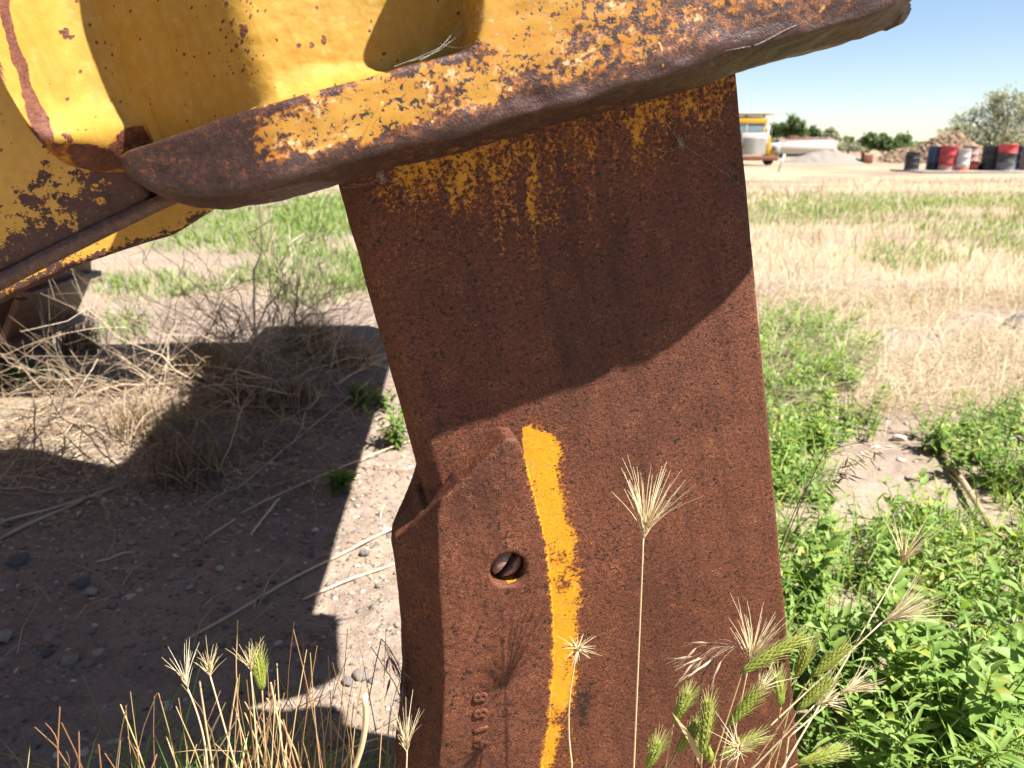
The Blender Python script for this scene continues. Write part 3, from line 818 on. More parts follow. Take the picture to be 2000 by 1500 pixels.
def leaves(mb, P, D, U, L, W, tint, droop=0.25, fold=0.18):
    """lance leaves: P base, D direction, U up, L length, W width"""
    n = len(P)
    if n == 0: return
    S = unit(np.cross(D, U)); U = unit(np.cross(S, D))
    L = L[:, None]; W = W[:, None]
    def pt(f, w, dn):
        return P + D * L * f + S * W * w - U * L * dn
    d1, d2, d3 = droop * 0.10, droop * 0.42, droop
    rows = [pt(0, 0, 0), pt(.30, -.46, d1) + U * W * fold, pt(.30, 0, d1), pt(.30, .46, d1) + U * W * fold,
            pt(.66, -.36, d2) + U * W * fold, pt(.66, 0, d2), pt(.66, .36, d2) + U * W * fold, pt(1.0, 0, d3)]
    V = np.stack(rows, 1).reshape(-1, 3)
    T3 = np.array([(0, 2, 1), (0, 3, 2), (4, 5, 7), (5, 6, 7)]); Q4 = np.array([(1, 2, 5, 4), (2, 3, 6, 5)])
    b = (np.arange(n) * 8)[:, None, None]
    off = mb.n
    mb.v.append(V); mb.t.append(np.repeat(tint, 8)); mb.n += len(V)
    mb.f.append((T3[None] + b).reshape(-1, 3) + off); mb.f.append((Q4[None] + b).reshape(-1, 4) + off)

def blades(mb, P, az, H, lean, W, tint):
    """grass blades: base P, heading az, height H, lean, width W"""
    n = len(P)
    if n == 0: return
    dx = np.stack([np.cos(az), np.sin(az), np.zeros(n)], -1)
    side = np.stack([-np.sin(az + 0.7), np.cos(az + 0.7), np.zeros(n)], -1)
    up = np.array([0, 0, 1.0])
    out = []
    for f, w in ((0, 1.0), (.5, .8), (.85, .45)):
        c = P + up * (H * (f - 0.35 * lean * f * f))[:, None] + dx * (H * lean * f * f)[:, None]
        out += [c - side * (W * w)[:, None] * .5, c + side * (W * w)[:, None] * .5]
    out.append(P + up * (H * (1 - 0.35 * lean))[:, None] + dx * (H * lean)[:, None])
    V = np.stack(out, 1).reshape(-1, 3)
    b = (np.arange(n) * 7)[:, None, None]; off = mb.n
    mb.v.append(V); mb.t.append(np.repeat(tint, 7)); mb.n += len(V)
    mb.f.append((np.array([(0, 1, 3, 2), (2, 3, 5, 4)])[None] + b).reshape(-1, 4) + off)
    mb.f.append((np.array([(4, 5, 6)])[None] + b).reshape(-1, 3) + off)

def weed_plant(mb, base, h, shoots, rng, leafL=0.045, tint0=0.5):
    wr = rng.choice([.18, .28, .34, .34, .48])
    for s in range(shoots):
        az = rng.uniform(0, 2 * math.pi); out = rng.uniform(0.1, 0.75) * (0 if shoots == 1 else 1)
        hh = h * rng.uniform(0.65, 1.05)
        n = max(5, int(hh / 0.016))
        f = np.linspace(0.0, 1, n)
        P = np.stack([base[0] + np.cos(az) * out * hh * f ** 1.2, base[1] + np.sin(az) * out * hh * f ** 1.2, base[2] + hh * f * (1 - 0.15 * out * f)], -1)
        mb.tube(P[:: max(1, n // 5)] if n > 6 else P, np.linspace(0.0022, 0.0009, len(P[:: max(1, n // 5)] if n > 6 else P)), 3, 0.35 if rng.rand() > .3 else 0.75, cap=False)
        idx = np.repeat(np.arange(1, n), 2)
        m = len(idx); ff = f[idx]
        la = rng.uniform(0, 6.28) + idx * 2.4 + np.tile([0, math.pi], m // 2) + rng.uniform(-.5, .5, m)
        el = 0.15 + 0.75 * ff ** 2 + rng.uniform(-.3, .3, m)
        Dv = np.stack([np.cos(la) * np.cos(el), np.sin(la) * np.cos(el), np.sin(el)], -1)
        Uv = np.tile(np.array([0, 0, 1.0]), (m, 1)) + rng.uniform(-.35, .35, (m, 3))
        LL = leafL * (1.15 - 0.6 * ff) * rng.uniform(.6, 1.3, m)
        tt = np.clip(tint0 + 0.22 * (ff - .4) + rng.normal(0, .13, m), 0, .93)
        tt = np.where(rng.rand(m) < .03, rng.uniform(.94, 1.0, m), tt)
        leaves(mb, P[idx], Dv, Uv, LL, LL * rng.uniform(.8, 1.2, m) * wr, tt, 0.22 + .25 * rng.rand())

rng = np.random.RandomState(11)
# dense weed carpet right of the shank (nobody could count the shoots): a mass, with the tallest plants as things of their own
def scatter_weeds(n, xr, yr, cond, hr, shoots, leafL, gmin=.15):
    mb = MB(); x = rng.uniform(*xr, n); y = rng.uniform(*yr, n)
    k = cond(x, y); x, y = x[k], y[k]
    g = zone(x, y)[1]; k = g > rng.uniform(gmin, 1.0, len(g)); x, y = x[k], y[k]; z = relief(x, y)
    for q in range(len(x)):
        weed_plant(mb, (x[q], y[q], z[q]), rng.uniform(*hr), rng.randint(*shoots), rng, leafL * rng.choice([.6, .85, 1.0, 1.0, 1.5]), rng.uniform(.30, .74))
    return mb
def wide(x, y): return x < 1.15 * y + 0.4
mb = scatter_weeds(760, (0.34, 2.4), (0.72, 2.25), lambda x, y: wide(x, y) & (x > 0.40 + 0.1 * np.clip(1.1 - y, 0, 1)), (0.05, 0.19), (2, 4), 0.036)
m = 2600; x = rng.uniform(.4, 2.2, m); y = rng.uniform(.75, 2.3, m); g = zone(x, y)[1]; k = (g > .5) & (x < 1.1 * y + .3) & (x > .42); x, y = x[k], y[k]; m = len(x)
blades(mb, np.stack([x, y, relief(x, y)], -1), rng.uniform(0, 6.28, m), rng.uniform(.08, .24, m), rng.uniform(.2, 1.2, m), rng.uniform(.002, .005, m), np.clip(rng.normal(.7, .25, m), 0, 1))
o = mb.build("weed_carpet", M_WEED); tag(o, "dense carpet of bright green leafy weeds right of the shank", "weeds", kind="stuff")
mb = scatter_weeds(3200, (0.6, 3.0), (2.1, 5.6), wide, (0.06, 0.17), (2, 4), 0.038, .05)
o = mb.build("weed_patch", M_WEED); tag(o, "green weed patch around the bare soil beyond the shank", "weeds", kind="stuff")
mb = MB(); c = 0
while c < 700:                                        # low growth farther out, right and left
    x = rng.uniform(-6, 11); y = rng.uniform(3.6, 17.0); c += 1
    if abs(x) > 0.75 * y + .5: continue
    s, g = zone(np.array([x]), np.array([y]))
    if g[0] < rng.uniform(.2, .9): continue
    weed_plant(mb, (x, y, float(relief(np.array([x]), np.array([y]))[0])), rng.uniform(.05, .16), rng.randint(2, 5), rng, 0.055, rng.uniform(.3, .6))
o = mb.build("field_weeds", M_WEED); tag(o, "scattered low green growth out in the field", "weeds", kind="stuff")

tall = [((1900, 1330), 1.02, .34, "tall leafy weed with broad leaves near the lower right corner"), ((1960, 1180), 1.12, .34, "tall leafy weed at the right edge above the corner plant"),
        ((1730, 1380), 1.0, .30, "leafy weed with upright shoots right of the barley clump"), ((1660, 1180), 1.25, .24, "leafy weed behind the lowest barley heads"), ((1820, 1240), 1.15, .28, "leafy weed between the corner plants and the barley"),
        ((1590, 1060), 1.5, .20, "leafy weed close beside the shank's right edge")]
for (p, Y, h, lab) in tall:
    q = at_y(p[0], p[1], Y)
    mb = MB(); b = (q[0], q[1], 0.0)
    weed_plant(mb, b, max(h, q[2]), 7, rng, 0.062, .55)
    o = mb.build("leafy_weed", M_WEED); tag(o, lab, "weed", "tall weeds right of the shank")
for (p, h, lab) in (((770, 868), .17, "dark green leafy weed left of the shank's leading edge"), ((745, 800), .10, "small green weed at the edge of the beam's shadow"), ((670, 955), .05, "tiny grass green weed in the sunlit corner of the soil"), ((700, 790), .08, "faint green weed in the shade behind the shank")):
    q = ground(*p); mb = MB(); weed_plant(mb, q, h, 9, rng, 0.05, .30)
    o = mb.build("leafy_weed", M_WEED); tag(o, lab, "weed", "weeds on the shaded soil")

# dry grass of the field, thinning with distance
def scatter_blades(n, xr, ylo, yhi, power, hr, cond, tr, lean=(.2, 1.3), wf=1.0, straw_min=.1):
    u = rng.rand(n)
    y = ylo * (yhi / ylo) ** (u ** power)
    x = rng.uniform(-1, 1, n) * (0.72 * y + .5)
    keep = (x > xr[0]) & (x < xr[1]) & cond(x, y)
    x, y = x[keep], y[keep]
    s, g = zone(x, y)
    keep = s > rng.uniform(straw_min, 1.0, len(s))
    x, y = x[keep], y[keep]
    m = len(x)
    z = relief(x, y)
    mb = MB()
    H = rng.uniform(*hr, m) * (.6 + .8 * fbm(np.stack([x, y, x * 0], -1), 1.1, 2))
    blades(mb, np.stack([x, y, z - .005], -1), rng.uniform(0, 6.28, m), H, rng.uniform(*lean, m), rng.uniform(.002, .0045, m) * wf * np.clip(y / 4, 1, 4), np.clip(rng.normal(tr, .2, m), 0, 1))
    return mb
mb = scatter_blades(30000, (0.3, 20), 2.6, 24, 0.8, (.06, .26), lambda x, y: to_px(np.stack([x, y, x * 0], -1))[0] > 1400, .74)
o = mb.build("dry_grass", M_STRAW); tag(o, "sun bleached dry grass covering the field beyond the weeds", "grass", kind="stuff")
mb = scatter_blades(26000, (0.5, 4), 2.6, 5.6, 1.0, (.10, .30), lambda x, y: (lambda q: (q[1] < 800) & (q[0] > 1420) & (q[1] > 480))(to_px(np.stack([x, y, x * 0], -1))), .82, lean=(1.2, 2.4), straw_min=.0)
o = mb.build("flattened_straw", M_STRAW); tag(o, "flattened pale straw lying between weeds and field", "straw", kind="stuff")
mb = scatter_blades(16000, (-12, 0.3), 1.3, 16, 0.9, (.03, .13), lambda x, y: x < .15 + .05 * y, .62, lean=(.6, 2.2), straw_min=.0)
o = mb.build("litter_grass", M_STRAW); tag(o, "short dry grass litter on the soil left of the shank", "grass", kind="stuff")
# green grass in the greener parts of the field
def green_blades(n, ylo, yhi, cond):
    y = ylo * (yhi / ylo) ** rng.rand(n); x = rng.uniform(-1, 1, n) * (.72 * y + .4)
    q = to_px(np.stack([x, y, x * 0], -1)); k = cond(*q); x, y = x[k], y[k]
    g = zone(x, y)[1]; k = g > rng.uniform(.1, .9, len(g)); x, y = x[k], y[k]; m = len(x); mb = MB()
    blades(mb, np.stack([x, y, relief(x, y) - .004], -1), rng.uniform(0, 6.28, m), rng.uniform(.04, .15, m), rng.uniform(.2, 1.3, m), rng.uniform(.004, .008, m) * np.clip(y / 5, 1, 3), np.clip(rng.normal(.5, .2, m), 0, .95))
    return mb
mb = green_blades(90000, 3.6, 18, lambda a, b: (b < 620) & (a > 1380))
o = mb.build("green_grass", M_WEED); tag(o, "green grass growing through the dry field", "grass", kind="stuff")
mb = green_blades(110000, 3.2, 18, lambda a, b: (b < 900) & (a < 900))
o = mb.build("green_grass", M_WEED); tag(o, "green grass seen under the beam behind the twigs", "grass", kind="stuff")
#CUT3
# ------------------------------------------------------------------ wild barley and brome in front of the shank
def curve3(a, b, bend, n=12):
    a, b, bend = np.asarray(a, float), np.asarray(b, float), np.asarray(bend, float)
    f = np.linspace(0, 1, n)[:, None]
    return a * (1 - f) + b * f + bend * (4 * f * (1 - f))

def stem_of(root, P, r=0.0011, tint=.75, name="stem", mat=None, leafat=None):
    mb = MB(); mb.tube(P, np.linspace(r * 1.25, r * .75, len(P)), 5, tint)
    if leafat is not None:
        i0 = int(leafat * (len(P) - 1)); d = unit(P[i0 + 1] - P[i0]); side = np.array([rng.uniform(-1, -.3) if rng.rand() < .6 else rng.uniform(.3, 1), rng.uniform(-.3, .3), .0])
        blades_dir = unit(side * .35 + d)
        n = 7; f = np.linspace(0, 1, n)
        L = rng.uniform(.05, .09)
        cpts = P[i0] + np.outer(f * L, blades_dir) + np.outer(f ** 2 * L * .35, side)
        wid = np.sin(np.clip(f * 2.9 + .25, 0, math.pi)) * .0032
        s2 = unit(np.cross(blades_dir, np.array([.2, -1, .1])))
        V = np.concatenate([cpts - s2 * wid[:, None], cpts + s2 * wid[:, None]])
        mb.add(V, [(q, q + 1, n + q + 1, n + q) for q in range(n - 1)], tint)
    return mb.build(name, mat or M_STALK, root, smooth=True)

def awn_fan(mb, base, axis, L, n, spread, rngs, tint=.85, r=0.00030, core=.012):
    axis = unit(np.asarray(axis, float))
    s1 = unit(np.cross(axis, np.array([.3, -.9, .1]))); s2 = np.cross(axis, s1)
    for q in range(n):
        a = rngs.uniform(0, 6.28); k = spread * math.sqrt(rngs.uniform(0.01, 1))
        d = unit(axis + (s1 * math.cos(a) + s2 * math.sin(a)) * k)
        l = L * rngs.uniform(.55, 1.05)
        p0 = base + axis * rngs.uniform(0, core)
        f = np.linspace(0, 1, 5)[:, None]
        P = p0 + d * l * f + (s1 * math.cos(a) + s2 * math.sin(a)) * (f ** 2) * l * rngs.uniform(-.10, .30)
        mb.tube(P, np.linspace(r * 1.8, r * .5, 5), 3, np.clip(tint + rngs.normal(0, .08), 0, 1), cap=False)
    for q in range(max(4, n // 5)):                     # the husks the awns grow from
        a = rngs.uniform(0, 6.28)
        d = unit(axis + (s1 * math.cos(a) + s2 * math.sin(a)) * .28)
        p0 = base + axis * rngs.uniform(0, core * .6)
        P = p0 + d * np.linspace(0, .016, 5)[:, None]
        mb.tube(P, np.array([.0004, .0011, .0013, .0009, .0003]), 4, np.clip(tint - .12, 0, 1), cap=False)

def green_spike(mb, A, B, rngs, fat=1.45, ripe=.5):
    """closed barley spike from A (base) to B (tip of the rachis)"""
    ax = unit(B - A); L = np.linalg.norm(B - A)
    s1 = unit(np.cross(ax, np.array([.2, -.95, .2]))); s2 = np.cross(ax, s1)
    n = 15
    for q in range(n):
        f = q / (n - 1)
        c = A + ax * L * .86 * f
        wz = fat * (.55 + .6 * math.sin(math.pi * (0.12 + .8 * f)))
        for a in np.arange(0, 6.28, 1.05) + (q % 2) * .52:
            rd = s1 * math.cos(a) + s2 * math.sin(a) * .6
            d = unit(ax + rd * .30 * wz)
            P = c + d * np.linspace(0, .011, 4)[:, None] + rd * .0012
            mb.tube(P, np.array([.0007, .0016, .0013, .0004]) * wz, 4, np.clip(.30 + .25 * f + rngs.normal(0, .08), 0, 1), cap=False)
            la = rngs.uniform(.009, .018)
            d2 = unit(ax + rd * .17 * wz + rngs.uniform(-.05, .05, 3))
            P2 = P[-1] + d2 * la * np.linspace(0, 1, 4)[:, None] + rd * (np.linspace(0, 1, 4)[:, None] ** 2) * .002
            mb.tube(P2, np.linspace(.00032, .00014, 4), 3, np.clip(.55 + .35 * f + rngs.normal(0, .1), 0, 1), cap=False)

def barley(head_px, tip_px, foot_px, Y, kind, lab, L=None, n=46, spread=.55, dY=0.0, leaf=None, footY=None, tint=.85, bend=(0, 0, 0), lean=0.0):
    """head base and tip in the photo, foot where the stem leaves the picture; Y is its distance"""
    rngs = np.random.RandomState(int(head_px[0] * 7 + head_px[1]))
    A = at_y(*head_px, Y); Bt = at_y(*tip_px, Y + dY)
    Ft = at_y(*foot_px, footY or Y)
    root = empty("wild_barley", tuple(Ft * np.array([1, 1, 0])))
    O = Ft * np.array([1, 1, 0])
    dn = unit(Ft - A); low = Ft + dn * max(0.02, (Ft[2] - 0.0) / max(-dn[2], .35)) if dn[2] < -.05 else O
    low = np.array([low[0], low[1], 0.0]) if abs(low[0] - Ft[0]) < .5 else O
    P = np.concatenate([curve3(low, Ft, (0, 0, 0), 5)[:-1], curve3(Ft, A, bend, 10)]) - O
    g = kind != "dry"
    stem_of(root, P, .0010, .45 if g else .78, leafat=leaf)
    mb = MB(); ax = Bt - A
    if kind == "dry":
        awn_fan(mb, A - O, ax, L or np.linalg.norm(ax), n, spread, rngs, tint)
        mb.build("seed_head", M_STALK, root, smooth=True)
    elif kind == "green":
        green_spike(mb, A - O, Bt - O, rngs)
        mb.build("seed_head", M_GREENHEAD, root, smooth=True)
    else:                                               # green spike shedding dry awns at its tip
        green_spike(mb, A - O, Bt - O, rngs)
        mb.build("seed_head", M_GREENHEAD, root, smooth=True)
        m2 = MB(); awn_fan(m2, Bt - O - ax * .2, ax, .035, 22, .6, rngs, .85); m2.build("dry_awns", M_STALK, root, smooth=True)
    tag(root, lab, "barley", "wild barley stalks in front of the machine")
    return root

barley((1257, 1052), (1282, 925), (1238, 1500), .703, "dry", "tall single dry barley stalk with a wide bristle fan before the shank", n=64, spread=.62, leaf=None)
barley((1128, 1272), (1131, 1245), (1117, 1490), .71, "dry", "small star shaped dry barley head in front of the yellow paint strip", L=.022, n=34, spread=2.2, dY=-.02, bend=(-.006, 0, 0))
barley((795, 1470), (788, 1395), (793, 1530), .66, "dry", "dry barley head low against the shank's left side", n=34, spread=.5)
barley((367, 1346), (350, 1270), (405, 1500), .66, "dry", "leftmost pale dry barley head over the shaded soil", n=16, spread=.55, tint=.92, bend=(.004, 0, 0))
barley((411, 1322), (405, 1275), (470, 1530), .70, "dry", "second dry barley head from the left with a green tinge", n=24, spread=.7, tint=.7)
barley((490, 1312), (480, 1255), (505, 1500), .72, "dry", "thin dry barley head beside the small green spike at left", n=16, spread=.5, tint=.7)
barley((512, 1346), (503, 1285), (520, 1500), .73, "green", "only green barley spike left of the shank")
barley((1760, 1106), (1790, 1010), (1640, 1310), .84, "dry", "dry barley head leaning up among the weeds, farthest right of the upright ones", n=40, spread=.6, footY=.78)
barley((1722, 1216), (1830, 1165), (1480, 1440), .78, "dry", "feathery dry barley head pointing right over the green weeds", n=70, spread=.42, footY=.74)
barley((1640, 1355), (1715, 1320), (1540, 1440), .76, "dry", "pale dry barley bristles right of the shank's lower corner", n=40, spread=.45, footY=.74)
barley((1590, 1378), (1650, 1350), (1500, 1470), .72, "dry", "ragged dry barley head next to the shank's lower right corner", n=44, spread=.75, footY=.72)
barley((1462, 1300), (1490, 1200), (1420, 1500), .73, "dry", "big dry barley head rising behind the slanted green spike", n=64, spread=.6)
barley((1443, 1470), (1440, 1430), (1430, 1530), .67, "dry", "star of dry barley bristles at the bottom edge beside the shank", L=.035, n=40, spread=1.4, dY=-.01)
barley((1450, 1312), (1568, 1243), (1415, 1420), .70, "green", "long green barley spike slanting right across the shank's edge", footY=.70)
barley((1316, 1410), (1344, 1358), (1300, 1500), .70, "green", "short green barley spike leftmost of the clump on the shank")
barley((1371, 1470), (1386, 1368), (1368, 1530), .69, "green", "upright green barley spike in front of the shank's shadowed patch", leaf=.75)
barley((1424, 1416), (1486, 1345), (1405, 1500), .70, "mixed", "green barley spike with dry bristles bursting from its tip")
barley((1526, 1378), (1519, 1322), (1500, 1500), .74, "green", "small upright green barley spike at the shank's right edge")
barley((1556, 1322), (1580, 1262), (1520, 1470), .78, "green", "green barley spike just off the shank's right edge")
barley((1586, 1320), (1652, 1266), (1500, 1450), .76, "green", "green barley spike slanting over the weeds beside the edge")
barley((1558, 1386), (1620, 1330), (1500, 1490), .72, "green", "green barley spike under the ragged dry head")
barley((1264, 1500), (1284, 1456), (1255, 1540), .68, "green", "green barley tip peeping in at the bottom left of the clump")
barley((1322, 1470), (1362, 1415), (1290, 1530), .70, "green", "leaning green barley spike behind the upright one")
barley((1405, 1478), (1478, 1440), (1370, 1520), .72, "green", "green barley spike lying low behind the star of bristles")
barley((1560, 1490), (1636, 1468), (1500, 1530), .72, "green", "green barley spike lying along the bottom right")
barley((1395, 1490), (1360, 1440), (1400, 1530), .71, "green", "half hidden green barley spike low in the clump")

def brome(px0, tip, Y, foot, lab, purple=.3, n=14, drop=.03):
    rngs = np.random.RandomState(int(px0[0])); A = at_y(*px0, Y); Bt = at_y(*tip, Y); Ft = at_y(*foot, Y)
    O = np.array([Ft[0], Ft[1], 0])
    root = empty("brome_grass", tuple(O))
    P = np.concatenate([curve3(O, Ft, (0, 0, 0), 4)[:-1], curve3(Ft, A, (0, 0, .01), 10), curve3(A, Bt, (0, 0, .008), 8)[1:]]) - O
    stem_of(root, P, .0007, .2, mat=M_BROME)
    mb = MB()
    for q in range(n):
        f = q / n; c = (A + (Bt - A) * f) - O
        d = unit((Bt - A)) + rngs.uniform(-.5, .5, 3); d[2] -= .25
        d = unit(d); Lb = rngs.uniform(.012, drop)
        Q = c + d * Lb * np.linspace(0, 1, 4)[:, None] - np.array([0, 0, 1]) * (np.linspace(0, 1, 4)[:, None] ** 2) * .008
        mb.tube(Q, .00025, 3, purple, cap=False)
        e = unit(Q[-1] - Q[-2] + rngs.uniform(-.004, .004, 3))
        mb.tube(Q[-1] + e * np.linspace(0, .020, 5)[:, None], np.array([.0004, .0014, .0015, .0009, .0003]), 4, np.clip(purple + rngs.uniform(-.2, .3), 0, 1), cap=False)
        for w in range(3):
            e2 = unit(e + rngs.uniform(-.22, .22, 3))
            mb.tube(Q[-1] + e * .014 + e2 * np.linspace(0, .018, 3)[:, None], np.array([.0003, .0002, .0001]), 3, np.clip(purple + .3, 0, 1), cap=False)
    mb.build("panicle", M_BROME, root, smooth=True)
    tag(root, lab, "grass", "drooping brome panicles")
brome((745, 1248), (790, 1330), .78, (700, 1500), "dark purple drooping grass panicle beside the protector's nose", .12, 16, .035)
brome((1580, 945), (1640, 918), 1.02, (1520, 1080), "brownish grass panicle arching just right of the shank", .35)
brome((1608, 888), (1700, 870), 1.10, (1520, 1095), "pale grass panicle arching above the brown one over the weeds", .75, 20)
brome((1440, 1262), (1380, 1262), .72, (1372, 1320), "pale looping grass panicle hanging on the lower shank", .95, 12, .04)

# clump of dry and reddish stalks at the bottom left
def dry_tuft(name, lab, cx, Y, n, w, topr, lowy, tints, mat=None, rad=.0011, seed=1, lean=.12, branch=.3):
    rngs = np.random.RandomState(seed); mb = MB()
    for q in range(n):
        x0 = cx + rngs.normal(0, w); Yq = Y + rngs.uniform(-.08, .10)
        tp = rngs.uniform(*topr); foot = at_y(x0, lowy, Yq); foot[2] = 0.0
        tip = at_y(x0 + rngs.normal(0, 55), tp, Yq + rngs.uniform(-.05, .05))
        b = rngs.normal(0, .028, 3) * np.array([1, 1, .2])
        P = curve3(foot, tip, b, 9)
        r = rad * rngs.uniform(.6, 1.4); tt = rngs.choice(tints)
        mb.tube(P, np.linspace(r * 1.2, r * .55, 9), 4, np.linspace(np.clip(tt - .25, 0, 1), tt, 9), cap=False)
        if rngs.rand() < branch:
            k = rngs.randint(4, 8); d = unit(P[k] - P[k - 1] + rngs.uniform(-.02, .02, 3)); L = rngs.uniform(.03, .09)
            mb.tube(P[k] + d * L * np.linspace(0, 1, 5)[:, None] + np.array([rngs.uniform(-.02, .02), 0, 0]) * np.linspace(0, 1, 5)[:, None] ** 2, np.linspace(r * .7, r * .3, 5), 3, tt, cap=False)
        if rngs.rand() < .35:
            k = rngs.randint(2, 6); az = rngs.uniform(0, 6.28)
            blades(mb, P[k][None], np.array([az]), np.array([rngs.uniform(.05, .12)]), np.array([rngs.uniform(.3, 1.2)]), np.array([.004]), np.array([tt]))
    o = mb.build(name, mat or M_STALK, None, smooth=True); tag(o, lab, "grass", "dry stalk clumps at the lower left"); return o
dry_tuft("dry_grass_tuft", "tallest clump of tan dry stalks just left of the protector", 585, .82, 30, 46, (1200, 1430), 1640, [.3, .42, .5, .1, .05], seed=3, rad=.0009)
dry_tuft("dry_grass_tuft", "pale straw clump with stiff stems under the small green spike", 490, .74, 22, 44, (1310, 1480), 1640, [.4, .6, .7, .15], seed=4, rad=.0013)
dry_tuft("dry_grass_tuft", "reddish stiff stalks at the bottom left corner", 190, .66, 12, 75, (1370, 1480), 1640, [.2, .05, .45], seed=5, rad=.0012, branch=.6)
dry_tuft("dry_grass_tuft", "sparse thin stalks between corner stalks and straw clump", 330, .70, 13, 50, (1330, 1480), 1640, [.25, .45, .1], seed=6, rad=.0009)
dry_tuft("dry_grass_tuft", "thin stalks leaning by the foot of the protector", 690, .85, 12, 40, (1230, 1420), 1640, [.35, .55], seed=8, rad=.0008)
mb = MB(); rngs = np.random.RandomState(2)               # green blades at the clump's foot
P = np.stack([at_y(x, 1660, .8 + rngs.uniform(-.1, .15)) * np.array([1, 1, 0]) for x in rngs.normal(440, 130, 500)])
blades(mb, P, rngs.uniform(0, 6.28, 500), rngs.uniform(.08, .34, 500), rngs.uniform(.2, 1.1, 500), rngs.uniform(.002, .004, 500), np.clip(rngs.normal(.45, .2, 500), 0, .9))
o = mb.build("green_grass_blades", M_WEED); tag(o, "green grass blades at the foot of the dry stalks", "grass", kind="stuff")
# thick cut straw stub
a, b = at_y(688, 1510, .66), at_y(712, 1356, .66); a2 = a.copy(); a2[2] = 0; a2[0] -= .06
mb = MB(); P = np.concatenate([curve3(a2, a, (0, 0, 0), 4)[:-1], curve3(a, b, (.006, 0, 0), 8)]); mb.tube(P, .0030, 8, .72)
o = mb.build("straw_stub", M_STALK, smooth=True); tag(o, "thick pale straw stub cut off left of the protector", "stalk")

# ------------------------------------------------------------------ dead brush left of the shank
def lift(P, h=0.0):
    P = np.asarray(P, float); z = relief(P[:, 0], P[:, 1]); P = P.copy(); P[:, 2] = np.maximum(P[:, 2], z + h); return P

def dead_bush(lab, base, n, Lr, seed, spread=1.0, flat=.5, tint=(.35, .95), r0=.004, sub=5, aim=None):
    rngs = np.random.RandomState(seed); mb = MB()
    for q in range(n):
        az = rngs.uniform(0, 6.28) if aim is None else rngs.normal(aim, .8)
        el = abs(rngs.normal(flat, .4)); L = rngs.uniform(*Lr)
        d = np.array([math.cos(az) * math.cos(el), math.sin(az) * math.cos(el), math.sin(el)])
        b0 = base + np.array([rngs.normal(0, .10) * spread, rngs.normal(0, .10) * spread, .0])
        f = np.linspace(0, 1, 9)[:, None]
        sag = rngs.uniform(.1, .6) * L
        P = b0 + d * L * f - np.array([0, 0, 1]) * sag * f ** 2.2 + rngs.normal(0, .035, (9, 3)) * f * L + rngs.normal(0, .12, 3) * L * f ** 2
        P = lift(P, .006)
        r = r0 * rngs.uniform(.35, 1.0); tt = rngs.uniform(*tint)
        mb.tube(P, np.linspace(r, r * .35, 9), 4, tt, cap=False)
        for w in range(rngs.randint(sub // 2, sub + 1)):
            k = rngs.randint(2, 8); d2 = unit(d + rngs.normal(0, .65, 3)); l2 = L * rngs.uniform(.15, .45)
            f2 = np.linspace(0, 1, 6)[:, None]
            P2 = P[k] + d2 * l2 * f2 - np.array([0, 0, 1]) * l2 * rngs.uniform(-.2, .5) * f2 ** 2
            P2 = lift(P2, .004); mb.tube(P2, np.linspace(r * .55, r * .2, 6), 3, np.clip(tt + rngs.normal(0, .12), 0, 1), cap=False)
            if rngs.rand() < .6:
                d3 = unit(d2 + rngs.normal(0, .7, 3)); k2 = rngs.randint(2, 5)
                P3 = lift(P2[k2] + d3 * l2 * .5 * np.linspace(0, 1, 4)[:, None], .003); mb.tube(P3, np.linspace(r * .3, r * .15, 4), 3, tt, cap=False)
    o = mb.build("dead_bush", M_TWIG, smooth=True); tag(o, lab, "bush", "dead brush under the machine")
    return o
dead_bush("largest tangle of dead grey twigs, in the middle behind the shank", ground(480, 770) + np.array([0, 0, .08]), 120, (.30, .95), 21, 2.0, .55, (.10, .85), r0=.0030, sub=10)
dead_bush("pale dead twigs arching over the sunlit ground at far left", ground(230, 800) + np.array([0, 0, .05]), 60, (.30, .85), 22, 2.2, .40, (.3, .9), r0=.0030, sub=7)
dead_bush("shaded mat of dead twigs at the left edge of the picture", ground(60, 900) + np.array([0, 0, .03]), 90, (.25, .7), 23, 2.4, .18, (.2, .75), r0=.0034, sub=7)
dead_bush("thin dark upright twigs rising against the green field behind", ground(560, 700) + np.array([0, 0, .03]), 46, (.4, 1.05), 24, 1.0, .95, (.0, .5), r0=.0024, sub=11)
dead_bush("low brown twig tangle in the shade below the big one", ground(420, 890) + np.array([0, 0, .02]), 120, (.15, .5), 25, 2.4, .35, (.1, .6), r0=.0028, sub=5)
dead_bush("tall straw yellow stalks standing up behind the twig tangle", ground(500, 680), 9, (.7, 1.0), 26, .7, 1.15, (.75, 1.0), r0=.0075, sub=3)
dead_bush("few thick pale stalks leaning over at far left", ground(330, 740), 10, (.5, .9), 27, 1.2, .75, (.7, 1.0), r0=.0055, sub=4)
# leaf litter chips under the brush
mb = MB(); m = 5000
c = ground(280, 900); x = rng.normal(c[0], .38, m); y = rng.normal(c[1] + .15, .45, m)
az = rng.uniform(0, 6.28, m); Dv = np.stack([np.cos(az), np.sin(az), rng.uniform(-.2, .5, m)], -1)
LL = rng.uniform(.008, .022, m)
leaves(mb, np.stack([x, y, relief(x, y) + rng.uniform(.0, .02, m)], -1), unit(Dv), np.tile([0, 0, 1.0], (m, 1)) + rng.uniform(-.5, .5, (m, 3)), LL, LL * rng.uniform(.2, .6, m), np.clip(rng.normal(.65, .2, m), 0, 1))
o = mb.build("leaf_litter", M_STRAW); tag(o, "pale dry leaf litter heaped under the dead twigs", "litter", kind="stuff")
